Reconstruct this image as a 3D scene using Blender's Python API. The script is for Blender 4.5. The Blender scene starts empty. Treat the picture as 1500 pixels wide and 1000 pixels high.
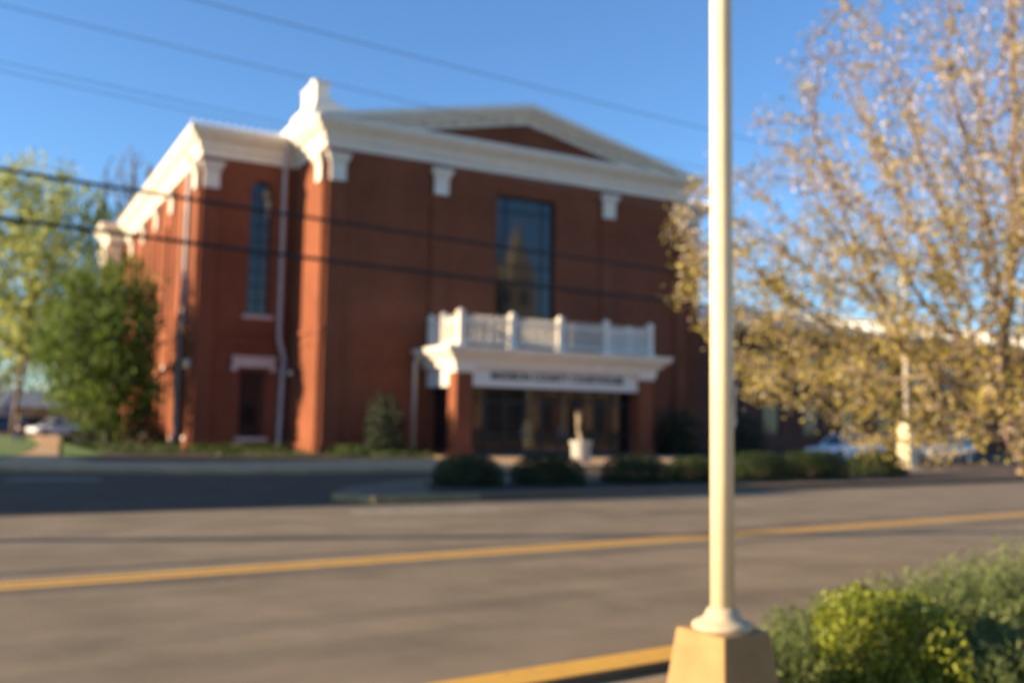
import bpy, bmesh, math, random
import numpy as np
from mathutils import Vector, Matrix

SC = bpy.context.scene
COL = SC.collection
rad = math.radians

# ------------------------------------------------------------------ materials
def new_mat(name):
    m = bpy.data.materials.new(name)
    m.use_nodes = True
    nt = m.node_tree
    b = nt.nodes['Principled BSDF']
    return m, nt, b

def coords(nt, scale=(1, 1, 1), rot=0.0):
    tc = nt.nodes.new('ShaderNodeTexCoord')
    mp = nt.nodes.new('ShaderNodeMapping')
    mp.inputs['Scale'].default_value = scale
    mp.inputs['Rotation'].default_value = (0, 0, rot)
    nt.links.new(tc.outputs['Object'], mp.inputs['Vector'])
    return mp.outputs['Vector']

def noise(nt, vec, scale, detail=5, rough=.6):
    n = nt.nodes.new('ShaderNodeTexNoise')
    n.inputs['Scale'].default_value = scale
    n.inputs['Detail'].default_value = detail
    n.inputs['Roughness'].default_value = rough
    nt.links.new(vec, n.inputs['Vector'])
    return n.outputs['Fac']

def ramp(nt, fac, stops):
    r = nt.nodes.new('ShaderNodeValToRGB')
    els = r.color_ramp.elements
    while len(els) < len(stops):
        els.new(.5)
    for e, (p, c) in zip(els, stops):
        e.position = p
        e.color = (*c, 1)
    nt.links.new(fac, r.inputs['Fac'])
    return r.outputs['Color']

def mixc(nt, fac, a, b, mode='MIX'):
    m = nt.nodes.new('ShaderNodeMix')
    m.data_type = 'RGBA'
    m.blend_type = mode
    for sock, val in ((m.inputs['Factor'], fac), (m.inputs['A'], a), (m.inputs['B'], b)):
        if isinstance(val, (int, float)):
            sock.default_value = val
        elif isinstance(val, tuple):
            sock.default_value = (*val, 1)
        else:
            nt.links.new(val, sock)
    return m.outputs['Result']

def bump(nt, b, fac, strength=.3, dist=.02):
    bp = nt.nodes.new('ShaderNodeBump')
    bp.inputs['Strength'].default_value = strength
    bp.inputs['Distance'].default_value = dist
    nt.links.new(fac, bp.inputs['Height'])
    nt.links.new(bp.outputs['Normal'], b.inputs['Normal'])

def simple(name, col, rough=.6, var=.12, scale=3.0, metallic=0.0, bmp=0.0, spec=.25):
    m, nt, b = new_mat(name)
    v = coords(nt)
    f = noise(nt, v, scale)
    lo = tuple(c * (1 - var) for c in col)
    hi = tuple(min(1, c * (1 + var)) for c in col)
    nt.links.new(ramp(nt, f, [(.3, lo), (.7, hi)]), b.inputs['Base Color'])
    b.inputs['Roughness'].default_value = rough
    b.inputs['Metallic'].default_value = metallic
    b.inputs['Specular IOR Level'].default_value = spec
    if bmp:
        bump(nt, b, noise(nt, v, scale * 12), bmp)
    return m

def brick_mat(name, c1, c2, mortar):
    m, nt, b = new_mat(name)
    tc = nt.nodes.new('ShaderNodeTexCoord')
    sx = nt.nodes.new('ShaderNodeSeparateXYZ')
    nt.links.new(tc.outputs['Object'], sx.inputs[0])
    add = nt.nodes.new('ShaderNodeMath')
    nt.links.new(sx.outputs['X'], add.inputs[0]); nt.links.new(sx.outputs['Y'], add.inputs[1])
    cx = nt.nodes.new('ShaderNodeCombineXYZ')
    nt.links.new(add.outputs[0], cx.inputs['X']); nt.links.new(sx.outputs['Z'], cx.inputs['Y'])
    br = nt.nodes.new('ShaderNodeTexBrick')
    br.inputs['Scale'].default_value = 1
    br.inputs['Brick Width'].default_value = .21
    br.inputs['Row Height'].default_value = .075
    br.inputs['Mortar Size'].default_value = .006
    br.inputs['Color1'].default_value = (*c1, 1)
    br.inputs['Color2'].default_value = (*c2, 1)
    br.inputs['Mortar'].default_value = (*mortar, 1)
    nt.links.new(cx.outputs[0], br.inputs['Vector'])
    big = noise(nt, coords(nt), .35, 4)
    col = mixc(nt, 1.0, br.outputs['Color'], ramp(nt, big, [(.3, (.78, .76, .76)), (.7, (1.12, 1.1, 1.08))]), 'MULTIPLY')
    nt.links.new(col, b.inputs['Base Color'])
    b.inputs['Roughness'].default_value = .9
    b.inputs['Specular IOR Level'].default_value = .096
    bump(nt, b, br.outputs['Fac'], .25, -.01)
    return m

def leaf_mat(name, cols, transl=.3, rough=.55):
    """cols: list of (position, colour) over a random value per leaf."""
    m, nt, b = new_mat(name)
    geo = nt.nodes.new('ShaderNodeNewGeometry')
    c = ramp(nt, geo.outputs['Random Per Island'], cols)
    nt.links.new(c, b.inputs['Base Color'])
    b.inputs['Roughness'].default_value = rough
    b.inputs['Specular IOR Level'].default_value = .35
    tr = nt.nodes.new('ShaderNodeBsdfTranslucent')
    nt.links.new(c, tr.inputs['Color'])
    mx = nt.nodes.new('ShaderNodeMixShader')
    mx.inputs[0].default_value = transl
    nt.links.new(b.outputs[0], mx.inputs[1]); nt.links.new(tr.outputs[0], mx.inputs[2])
    nt.links.new(mx.outputs[0], nt.nodes['Material Output'].inputs['Surface'])
    return m

def glass_mat(name, tint=(.008, .009, .012), ior=1.58):
    m, nt, b = new_mat(name)
    v = coords(nt)
    nt.links.new(ramp(nt, noise(nt, v, .8), [(.3, tint), (.7, tuple(t * 1.6 for t in tint))]), b.inputs['Base Color'])
    b.inputs['Roughness'].default_value = .05
    b.inputs['IOR'].default_value = ior
    bump(nt, b, noise(nt, v, .45, 1), .03, .05)
    return m

def asphalt_mat(name, base, streak=True):
    m, nt, b = new_mat(name)
    v = coords(nt)
    fine = noise(nt, v, 60, 4, .7)
    mid = noise(nt, v, .9, 6)
    c = ramp(nt, mid, [(.3, tuple(x * .78 for x in base)), (.7, tuple(x * 1.15 for x in base))])
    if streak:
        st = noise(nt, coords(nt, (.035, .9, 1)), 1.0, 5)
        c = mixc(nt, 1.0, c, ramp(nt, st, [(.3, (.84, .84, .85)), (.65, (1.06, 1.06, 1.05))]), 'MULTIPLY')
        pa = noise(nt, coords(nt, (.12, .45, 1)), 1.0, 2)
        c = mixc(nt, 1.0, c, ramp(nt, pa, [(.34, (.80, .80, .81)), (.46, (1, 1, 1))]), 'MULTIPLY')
    c = mixc(nt, 1.0, c, ramp(nt, fine, [(.3, (.8, .8, .8)), (.7, (1.15, 1.15, 1.15))]), 'MULTIPLY')
    nt.links.new(c, b.inputs['Base Color'])
    b.inputs['Roughness'].default_value = .95
    b.inputs['Specular IOR Level'].default_value = .12
    bump(nt, b, fine, .35, .006)
    return m

M = {}
M['brick'] = brick_mat('red brick', (.238, .073, .033), (.195, .058, .028), (.17, .10, .075))
M['dark_brick'] = brick_mat('dark brown brick', (.17, .06, .04), (.13, .05, .035), (.18, .13, .11))
M['orange_brick'] = brick_mat('orange brick', (.50, .20, .09), (.42, .16, .08), (.40, .28, .2))
M['white'] = simple('white painted trim', (.76, .68, .58), .5, .06, 1.5)
M['sign_white'] = simple('white sign board', (.68, .63, .58), .45, .04, 1.5)
M['letter'] = simple('black letters', (.03, .03, .035), .5)
M['metal_roof'] = simple('pale standing seam metal roofing', (.74, .74, .73), .45, .05, .7, 0)
M['glass'] = glass_mat('dark window glass')
M['frame_dark'] = simple('dark bronze frame', (.03, .032, .036), .4, .1, 4)
M['grey_pipe'] = simple('pinkish grey painted downspout', (.50, .42, .40), .5, .08, 2)
M['sill'] = simple('weathered pale stone', (.58, .48, .43), .8, .15, 4)
M['cream_paint'] = simple('cream pole paint', (.68, .56, .36), .45, .07, 6, 0, .05)
M['concrete_tan'] = simple('tan concrete', (.30, .19, .082), .85, .16, 5, 0, .3)
M['concrete'] = simple('pale grey concrete', (.17, .115, .07), .9, .16, 1.2, 0, .25)
M['pavement'] = simple('worn sidewalk concrete', (.44, .28, .145), .9, .2, .9, 0, .25)
M['near_pavement'] = simple('tan sidewalk concrete', (.30, .21, .115), .9, .14, .9, 0, .25)
M['kerb_concrete'] = simple('shade brown kerb concrete', (.16, .115, .07), .9, .25, 2, 0, .25)  # dark brown puts the shade of the kerb's inner face into the colour
M['flange'] = simple('dull tan flange paint', (.50, .40, .26), .75, .15, 6)
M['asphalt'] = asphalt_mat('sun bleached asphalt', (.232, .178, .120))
M['lane'] = asphalt_mat('dark lot asphalt', (.105, .071, .046), False)
M['mulch'] = simple('dark brown mulch', (.07, .048, .033), .95, .4, 9, 0, .7)
M['grass'] = None
M['yellow'] = None
M['faded_yellow'] = simple('faded kerb paint', (.30, .22, .10), .85, .25, 4)
M['white_line'] = simple('worn white road paint', (.30, .26, .21), .8, .35, 3)
M['black_cable'] = simple('black cable sheath', (.03, .03, .032), .6)
M['grey_cable'] = simple('weathered aluminium wire', (.20, .21, .23), .5)
M['wood_pole'] = simple('weathered pole timber', (.16, .11, .075), .9, .25, 3, 0, .4)
M['bark'] = simple('brown grey bark', (.20, .145, .105), .9, .3, 8, 0, .5)
M['twig'] = simple('purple brown twigs', (.21, .15, .11), .85, .25, 10)
M['bare_bark'] = simple('grey bare bark', (.17, .15, .145), .9, .2, 5)
M['planter'] = simple('chalky grey planter', (.40, .37, .33), .6, .1, 3)
M['dry_stem'] = simple('dry straw stems', (.42, .33, .20), .9, .2, 8)
M['tyre'] = simple('black rubber', (.02, .02, .02), .8)
M['rim'] = simple('grey wheel metal', (.4, .4, .42), .35, .1, 5, .8)
M['car_glass'] = glass_mat('car glass', (.02, .022, .025), 1.5)
M['lamp_glass'] = simple('frosted lamp glass', (.75, .70, .58), .3, .05)
M['red_glass'] = simple('red lamp plastic', (.4, .02, .015), .3)
M['paper'] = simple('torn paper', (.55, .47, .37), .85, .25, 30)
M['skin'] = simple('skin', (.50, .31, .23), .6, .08, 20)
M['denim'] = simple('blue denim', (.035, .055, .15), .85, .2, 30)
M['jacket'] = simple('dark navy cloth', (.025, .028, .05), .85, .2, 20)
M['hair'] = simple('dark brown hair', (.05, .03, .02), .6, .2, 40)
M['tan_stone'] = simple('tan limestone', (.46, .37, .24), .85, .14, .6)
M['slate'] = simple('blue grey roofing', (.14, .15, .18), .7, .15, 1)
M['grey_siding'] = simple('blue grey siding', (.24, .25, .29), .8, .1, 1)

def car_paint(name, col):
    m = simple(name, col, .3, .03, 2)
    m.node_tree.nodes['Principled BSDF'].inputs['Coat Weight'].default_value = .7
    return m
M['car_white'] = car_paint('white car paint', (.80, .80, .80))
M['car_silver'] = car_paint('silver car paint', (.30, .32, .36))
M['car_maroon'] = car_paint('maroon car paint', (.10, .015, .018))
M['car_blue'] = car_paint('dark blue car paint', (.03, .045, .10))

def grass_mat():
    m, nt, b = new_mat('spring grass')
    v = coords(nt)
    c = ramp(nt, noise(nt, v, 1.1, 6), [(.3, (.05, .10, .018)), (.55, (.10, .17, .025)), (.75, (.16, .20, .05))])
    c = mixc(nt, .5, c, ramp(nt, noise(nt, v, 25, 4), [(.3, (.05, .09, .015)), (.7, (.15, .22, .05))]))
    nt.links.new(c, b.inputs['Base Color']); b.inputs['Roughness'].default_value = .9
    bump(nt, b, noise(nt, v, 40, 4), .8, .05)
    return m
M['grass'] = grass_mat()

def yellow_mat():
    m, nt, b = new_mat('worn yellow road paint')
    v = coords(nt)
    wear = noise(nt, v, 7, 6, .7)
    c = ramp(nt, wear, [(.30, (.20, .16, .10)), (.40, (.60, .31, .04)), (.8, (.70, .37, .045))])
    nt.links.new(c, b.inputs['Base Color']); b.inputs['Roughness'].default_value = .8
    return m
M['yellow'] = yellow_mat()

M['pear_leaf'] = leaf_mat('pear leaves and spent blossom', [(0, (.17, .135, .025)), (.3, (.39, .31, .058)), (.6, (.50, .39, .10)), (.82, (.34, .23, .095)), (.93, (.58, .48, .32)), (1, (.70, .61, .48))], .45)
M['blossom'] = leaf_mat('pale pinkish blossom', [(0, (.34, .25, .20)), (.5, (.50, .40, .34)), (1, (.66, .56, .50))], .4)
M['spring_leaf'] = leaf_mat('yellow green spring leaves', [(0, (.24, .27, .07)), (.5, (.40, .42, .12)), (1, (.52, .52, .19))], .5)
M['green_leaf'] = leaf_mat('fresh green leaves', [(0, (.05, .085, .012)), (.5, (.11, .17, .025)), (1, (.20, .25, .045))], .42)
M['box_leaf'] = leaf_mat('yellow green boxwood leaves', [(0, (.06, .08, .009)), (.5, (.17, .205, .02)), (1, (.36, .37, .05))], .3, .35)
M['hedge_leaf'] = leaf_mat('dark hedge leaves', [(0, (.014, .026, .006)), (.6, (.03, .05, .010)), (1, (.058, .078, .016))], .25)
M['shrub_leaf'] = leaf_mat('dull evergreen leaves', [(0, (.015, .024, .012)), (.6, (.03, .045, .02)), (1, (.05, .06, .028))], .2)
M['cover_leaf'] = leaf_mat('ground cover leaves', [(0, (.025, .045, .008)), (.6, (.055, .09, .014)), (1, (.11, .13, .04))], .35)
M['juniper'] = leaf_mat('grey green juniper sprays', [(0, (.045, .07, .018)), (.5, (.13, .17, .05)), (1, (.27, .29, .11))], .3)

# ------------------------------------------------------------------ mesh builder
class MB:
    def __init__(self):
        self.v = []; self.f = []
    def add(self, vs, fs):
        o = len(self.v)
        self.v += [tuple(p) for p in vs]
        self.f += [tuple(i + o for i in f) for f in fs]
        return self
    def box(self, x0, x1, y0, y1, z0, z1, taper=0.0):
        t = taper
        vs = [(x0, y0, z0), (x1, y0, z0), (x1, y1, z0), (x0, y1, z0), (x0 + t, y0 + t, z1), (x1 - t, y0 + t, z1), (x1 - t, y1 - t, z1), (x0 + t, y1 - t, z1)]
        return self.add(vs, [(3, 2, 1, 0), (4, 5, 6, 7), (0, 1, 5, 4), (1, 2, 6, 5), (2, 3, 7, 6), (3, 0, 4, 7)])
    def prism_z(self, poly, z0, z1):
        n = len(poly)
        vs = [(x, y, z0) for x, y in poly] + [(x, y, z1) for x, y in poly]
        return self.add(vs, [tuple(range(n))[::-1], tuple(range(n, 2 * n))] + [(i, (i + 1) % n, n + (i + 1) % n, n + i) for i in range(n)])
    def prism_y(self, poly, y0, y1):
        n = len(poly)
        vs = [(x, y0, z) for x, z in poly] + [(x, y1, z) for x, z in poly]
        return self.add(vs, [tuple(range(n)), tuple(range(n, 2 * n))[::-1]] + [(i, n + i, n + (i + 1) % n, (i + 1) % n) for i in range(n)])
    def prism_x(self, poly, x0, x1):
        n = len(poly)
        vs = [(x0, y, z) for y, z in poly] + [(x1, y, z) for y, z in poly]
        return self.add(vs, [tuple(range(n))[::-1], tuple(range(n, 2 * n))] + [(i, (i + 1) % n, n + (i + 1) % n, n + i) for i in range(n)])
    def lathe(self, prof, n=24, c=(0, 0, 0)):
        vs = []
        for r, z in prof:
            for k in range(n):
                a = 2 * math.pi * k / n
                vs.append((c[0] + r * math.cos(a), c[1] + r * math.sin(a), c[2] + z))
        fs = []
        for j in range(len(prof) - 1):
            for k in range(n):
                k2 = (k + 1) % n
                fs.append((j * n + k, j * n + k2, (j + 1) * n + k2, (j + 1) * n + k))
        fs.append(tuple(range(n))[::-1]); o = (len(prof) - 1) * n
        fs.append(tuple(range(o, o + n)))
        return self.add(vs, fs)
    def tube(self, pts, rs, n=8):
        pts = [Vector(p) for p in pts]
        if isinstance(rs, (int, float)): rs = [rs] * len(pts)
        vs = []; prev = None
        for i, p in enumerate(pts):
            d = (pts[min(i + 1, len(pts) - 1)] - pts[max(i - 1, 0)])
            if d.length < 1e-9: d = Vector((0, 0, 1))
            d.normalize()
            if prev is None:
                a = d.cross(Vector((0, 0, 1)) if abs(d.z) < .9 else Vector((1, 0, 0))).normalized()
            else:
                a = (prev - d * prev.dot(d))
                a = a.normalized() if a.length > 1e-6 else d.cross(Vector((1, 0, 0))).normalized()
            prev = a; b = d.cross(a)
            for k in range(n):
                t = 2 * math.pi * k / n
                vs.append(p + (a * math.cos(t) + b * math.sin(t)) * rs[i])
        fs = []
        m = len(pts)
        for i in range(m - 1):
            for k in range(n):
                k2 = (k + 1) % n
                fs.append((i * n + k, i * n + k2, (i + 1) * n + k2, (i + 1) * n + k))
        fs.append(tuple(range(n))[::-1]); fs.append(tuple(range((m - 1) * n, m * n)))
        return self.add(vs, fs)
    def sweep(self, path, prof):
        """moulding swept along an open plan path; profile (out, z) to the right of travel, mitred."""
        k = len(prof); rings = []
        P = [Vector((x, y)) for x, y in path]
        for i, p in enumerate(P):
            nrm = []
            if i > 0:
                d = (P[i] - P[i - 1]).normalized(); nrm.append(Vector((d.y, -d.x)))
            if i < len(P) - 1:
                d = (P[i + 1] - P[i]).normalized(); nrm.append(Vector((d.y, -d.x)))
            if len(nrm) == 2:
                m = (nrm[0] + nrm[1]); m = m / max(.2, 1 + nrm[0].dot(nrm[1]))
            else:
                m = nrm[0]
            rings.append([(p.x + m.x * o, p.y + m.y * o, z) for o, z in prof])
        vs = [q for r in rings for q in r]; fs = []
        for i in range(len(P) - 1):
            for j in range(k):
                j2 = (j + 1) % k
                fs.append((i * k + j, (i + 1) * k + j, (i + 1) * k + j2, i * k + j2))
        fs.append(tuple(range(k))); fs.append(tuple(range((len(P) - 1) * k, len(P) * k))[::-1])
        return self.add(vs, fs)
    def build(self, name, mat, parent=None, smooth=False, recalc=True, loc=None, rotz=0.0, bevel=0.0):
        me = bpy.data.meshes.new(name)
        me.from_pydata(self.v, [], self.f)
        if recalc or bevel:
            bm = bmesh.new(); bm.from_mesh(me)
            if recalc: bmesh.ops.recalc_face_normals(bm, faces=bm.faces[:])
            bm.to_mesh(me); bm.free()
        me.materials.append(mat)
        o = bpy.data.objects.new(name, me); COL.objects.link(o)
        if parent: o.parent = parent
        if loc: o.location = loc
        o.rotation_euler.z = rotz
        if smooth:
            me.polygons.foreach_set('use_smooth', [True] * len(me.polygons))
        if bevel:
            md = o.modifiers.new('bevel', 'BEVEL'); md.width = bevel; md.segments = 2; md.limit_method = 'ANGLE'
        return o

def leaf_mesh(name, centers, size, rng, mat, parent=None, loc=None, aspect=.6, up=0.0, dirs=None):
    """many small leaf faces, one mesh; each leaf a folded quad of its own."""
    n = len(centers)
    c = np.asarray(centers, float).reshape(n, 3)
    a = rng.normal(size=(n, 3)) if dirs is None else np.asarray(dirs) + rng.normal(size=(n, 3)) * .22
    a /= np.linalg.norm(a, axis=1, keepdims=True)
    b = rng.normal(size=(n, 3)); b[:, 2] *= (1 - up)
    b -= a * np.sum(a * b, axis=1, keepdims=True)
    b /= np.linalg.norm(b, axis=1, keepdims=True)
    s = (size * rng.uniform(.65, 1.3, size=(n, 1)))
    v = np.empty((n, 4, 3))
    nn = np.cross(a, b)
    v[:, 0] = c - a * s * .5
    v[:, 1] = c + b * s * aspect * .5 + nn * s * .08
    v[:, 2] = c + a * s * .5
    v[:, 3] = c - b * s * aspect * .5 + nn * s * .08
    me = bpy.data.meshes.new(name)
    me.from_pydata(v.reshape(-1, 3).tolist(), [], np.arange(n * 4).reshape(n, 4).tolist())
    me.materials.append(mat)
    o = bpy.data.objects.new(name, me); COL.objects.link(o)
    if parent: o.parent = parent
    if loc: o.location = loc
    return o

def tag(o, label=None, cat=None, group=None, kind=None):
    if label: o['label'] = label
    if cat: o['category'] = cat
    if group: o['group'] = group
    if kind: o['kind'] = kind
    return o

def empty(name, loc, rotz=0.0):
    o = bpy.data.objects.new(name, None); COL.objects.link(o)
    o.empty_display_size = .3
    o.location = loc; o.rotation_euler.z = rotz
    return o

def copy_tree(o, parent=None):
    kids = [c for c in bpy.data.objects if c.parent == o]
    c = o.copy(); COL.objects.link(c)
    if parent: c.parent = parent
    for k in kids: copy_tree(k, c)
    return c

# ------------------------------------------------------------------ directions of the place
# camera stands at the origin, looks along +Y. The street runs along R, the courthouse front along U.
RD = rad(55.5); R = Vector((math.sin(RD), math.cos(RD))); N = Vector((-R.y, R.x))
ROADZ = math.atan2(R.y, R.x)
UA = rad(61.2); U = Vector((math.sin(UA), math.cos(UA))); W = Vector((-U.y, U.x))
A = Vector((-9.30, 46.945))
BZ = math.atan2(U.y, U.x)
def rn(r, n, z=0.0): p = R * r + N * n; return (p.x, p.y, z)
def sv(s, v, z=0.0): p = A + U * s + W * v; return (p.x, p.y, z)

# ------------------------------------------------------------------ ground, street, lots
def sheet(name, poly, z, mat, rotz=None):
    o = MB()
    if rotz is not None:
        inv = Matrix.Rotation(-rotz, 2)
        poly = [tuple(inv @ Vector(p[:2])) for p in poly]
    o.add([(p[0], p[1], 0) for p in poly], [tuple(range(len(poly)))])
    ob = o.build(name, mat, recalc=False, loc=(0, 0, z), rotz=rotz or 0.0)
    if ob.data.polygons[0].normal.z < 0: ob.data.flip_normals()
    return tag(ob, kind='structure')

sheet('ground', [(-900, -900), (900, -900), (900, 900), (-900, 900)], -.016, M['grass'])
sheet('parking_lot', [rn(-60, 17.3)[:2], rn(140, 17.3)[:2], rn(140, 64)[:2], rn(-60, 64)[:2]], -.008, M['lane'], ROADZ)
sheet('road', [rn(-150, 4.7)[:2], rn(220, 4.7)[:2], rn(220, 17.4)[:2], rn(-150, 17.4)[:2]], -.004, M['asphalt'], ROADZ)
# double-painted centre line, merged by wear into one broad band
def strip(name, r0, r1, n0, n1, z, mat):
    return sheet(name, [rn(r0, n0)[:2], rn(r1, n0)[:2], rn(r1, n1)[:2], rn(r0, n1)[:2]], z, mat, ROADZ)
strip('centre_line', -150, 220, 10.04, 10.19, 0, M['yellow'])
strip('centre_line', -150, 220, 10.30, 10.45, 0, M['yellow'])
# worn white bars at the mouths of the drive
sheet('stop_bar', [(-2.9, 17.75), (-.3, 18.75), (-.15, 18.35), (-2.75, 17.3)], 0, M['white_line'])
sheet('stop_bar', [(-13.0, 25.5), (-10.9, 26.2), (-10.7, 25.6), (-12.9, 24.9)], 0, M['white_line'])

# near sidewalk with its yellow painted kerb
kb = MB()
kb.add([rn(-150, 4.45, -.1), rn(220, 4.45, -.1), rn(220, 4.81, -.1), rn(-150, 4.81, -.1), rn(-150, 4.45, .14), rn(220, 4.45, .14), rn(220, 4.75, .14), rn(-150, 4.75, .14)],
       [(3, 2, 1, 0), (4, 5, 6, 7), (0, 1, 5, 4), (1, 2, 6, 5), (2, 3, 7, 6), (3, 0, 4, 7)])
tag(kb.build('kerb', M['kerb_concrete']), kind='structure')
strip('kerb_paint', -150, 220, 4.465, 4.745, .144, M['yellow'])
sheet('near_sidewalk', [rn(-150, -14)[:2], rn(220, -14)[:2], rn(220, 4.43)[:2], rn(-150, 4.43)[:2]], .09, M['near_pavement'], ROADZ)

# courthouse sidewalk: slab with kerb face, curving to the left path
walk = [(-60, 24), (-30, 27.6), (-15.1, 28.95), (-11.2, 29.3), (-9.0, 29.2), (-6.4, 30.7), (-4.2, 32.3), (-2.0, 33.7), sv(9, -13.2)[:2], sv(22, -10.5)[:2], sv(30, -9)[:2],
        sv(30, -6.5)[:2], sv(21, -6.5)[:2], sv(18.6, -3)[:2], sv(18.6, -.12)[:2], sv(4.6, -.12)[:2], sv(4.4, -5)[:2], (-3.3, 42.6), (-5.6, 41.4), (-7.0, 39.4), (-9.1, 36.6), (-11.2, 35.0), (-14.6, 34.2), (-17.8, 38.5), (-25.4, 54.9), (-43, 93), (-46, 93), (-27.2, 56.5), (-21.0, 42.5), (-17.6, 33.2), (-30, 31.5), (-60, 28)]
o = MB().prism_z(walk, -.1, .125).build('sidewalk', M['pavement']); tag(o, kind='structure')
# lawn left of the path and planting bed along the walls
lawn = [(-60, 28.1), (-30, 31.6), (-17.75, 33.3), (-21.15, 42.6), (-27.35, 56.6), (-46.2, 93.2), (-80, 110), (-110, 60)]
tag(MB().prism_z(lawn, -.1, .115).build('lawn', M['grass']), kind='structure')
lawn2 = [(-25.3, 55.1), (-17.75, 38.7), sv(-9.5, -1)[:2], sv(-9.5, 70)[:2], (-42.8, 93)]
tag(MB().prism_z(lawn2, -.1, .115).build('lawn', M['grass']), kind='structure')
bed = [(-17.6, 38.4), (-14.55, 34.35), (-11.2, 35.15), (-9.15, 36.75), (-7.1, 39.55), (-5.7, 41.6), (-3.5, 42.9), sv(4.3, -4.9)[:2], sv(4.5, -.2)[:2], sv(.1, -.2)[:2], sv(-.2, 4.8)[:2], sv(-5.3, 4.8)[:2], sv(-5.3, 28)[:2], sv(-9.4, 28)[:2], sv(-9.4, -1)[:2]]
tag(MB().prism_z(bed, -.1, .10).build('planting_bed', M['mulch']), kind='structure')
bed2 = [sv(18.8, -3)[:2], sv(21, -6.3)[:2], sv(29, -6.3)[:2], sv(29, 4.7)[:2], sv(22.9, 4.7)[:2], sv(22.9, -.2)[:2], sv(18.8, -.2)[:2]]
tag(MB().prism_z(bed2, -.1, .10).build('planting_bed', M['mulch']), kind='structure')

# kerbed hedge island between street and drive
isl = [rn(8.8, 17.42)[:2], rn(34, 17.42)[:2], rn(36.6, 18.3)[:2], rn(37, 20.2)[:2], rn(35, 22.3)[:2], rn(12.6, 22.9)[:2], rn(9.6, 20.6)[:2], rn(8.4, 18.6)[:2]]
tag(MB().prism_z(isl, -.1, .13).build('island_kerb', M['concrete']), kind='structure')
mul = [rn(10.4, 18.0)[:2], rn(35.2, 18.0)[:2], rn(35.6, 20.6)[:2], rn(12, 21.2)[:2]]
tag(MB().prism_z(mul, 0, .15).build('island_mulch', M['mulch']), kind='structure')
tipk = [rn(8.75, 17.40)[:2], rn(11.2, 17.40)[:2], rn(11.2, 17.62)[:2], rn(9.0, 17.62)[:2], rn(8.65, 18.5)[:2], rn(8.36, 18.6)[:2]]
tag(MB().prism_z(tipk, 0, .136).build('painted_kerb_end', M['faded_yellow']), kind='structure')
# small grassy island right of the far lamp post
isl2 = [rn(37.5, 19.2)[:2], rn(42, 18.0)[:2], rn(55, 18.0)[:2], rn(60, 20)[:2], rn(55, 23)[:2], rn(41, 22)[:2]]
tag(MB().prism_z(isl2, -.1, .12).build('island_kerb', M['pavement']), kind='structure')

# ------------------------------------------------------------------ COURTHOUSE (local frame: x along the front, y into the building)
CH = empty('courthouse', (A.x, A.y, 0), BZ)
tag(CH, 'large red brick courthouse with white pediment, cornices and balustraded entrance portico', 'building')

def wall_panel(mb, p0, d, L, z0, z1, openings=(), depth=.35):
    """brick wall face from p0 along unit d, outward = right of d; rectangular openings get reveals."""
    d = Vector(d); out = Vector((d.y, -d.x))
    xs = sorted({0, L, *[o[0] for o in openings], *[o[1] for o in openings]})
    zs = sorted({z0, z1, *[o[2] for o in openings], *[o[3] for o in openings]})
    def P(x, z, dep=0.0):
        q = Vector(p0) + d * x - out * dep
        return (q.x, q.y, z)
    for i in range(len(xs) - 1):
        for j in range(len(zs) - 1):
            cx, cz = (xs[i] + xs[i + 1]) / 2, (zs[j] + zs[j + 1]) / 2
            if any(o[0] < cx < o[1] and o[2] < cz < o[3] for o in openings): continue
            mb.add([P(xs[i], zs[j]), P(xs[i + 1], zs[j]), P(xs[i + 1], zs[j + 1]), P(xs[i], zs[j + 1])], [(0, 1, 2, 3)])
    for a, b, c, e in openings:
        for (q0, q1) in (((a, c), (a, e)), ((a, e), (b, e)), ((b, e), (b, c)), ((b, c), (a, c))):
            mb.add([P(q0[0], q0[1]), P(q1[0], q1[1]), P(q1[0], q1[1], depth), P(q0[0], q0[1], depth)], [(0, 1, 2, 3)])

TOP = 15.3
WIN = (9.55, 13.3, 5.75, 14.1)
DOOR = (6.6, 15.6, .13, 3.95)
wm = MB()
wall_panel(wm, (0, 0), (1, 0), 22.6, 0, TOP, [WIN], .4)
wall_panel(wm, (0, 5), (0, -1), 5, 0, TOP)
wall_panel(wm, (22.6, 0), (0, 1), 5, 0, TOP)
ARCH = (2.55, 3.75, 7.15, 14.3)      # along the wing front, measured from its left corner
LOW = (2.35, 3.70, .8, 4.2)
wall_panel(wm, (-5, 5), (1, 0), 5, 0, TOP, [ARCH, LOW], .3)
side_open = []
for k in range(4):
    c = 4.1 + k * 5.7
    side_open += [(29 - c - .55, 29 - c + .55, 7.0, 13.2), (29 - c - .6, 29 - c + .6, .8, 4.0)]
wall_panel(wm, (-5, 34), (0, -1), 29, 0, TOP, side_open, .3)
wall_panel(wm, (-6.2, 34), (1, 0), 1.2, 0, TOP)
wall_panel(wm, (-6.2, 38), (0, -1), 4, 0, TOP, [(1.4, 2.6, 7, 13.2)], .3)
wall_panel(wm, (22.6, 5), (1, 0), 5, 0, TOP, [(1.3, 2.5, 7.15, 13.8), (1.25, 2.6, .8, 4.2)], .3)
wall_panel(wm, (27.6, 5), (0, 1), 33, 0, TOP)
wall_panel(wm, (27.6, 38), (-1, 0), 33.8, 0, TOP)
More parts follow.
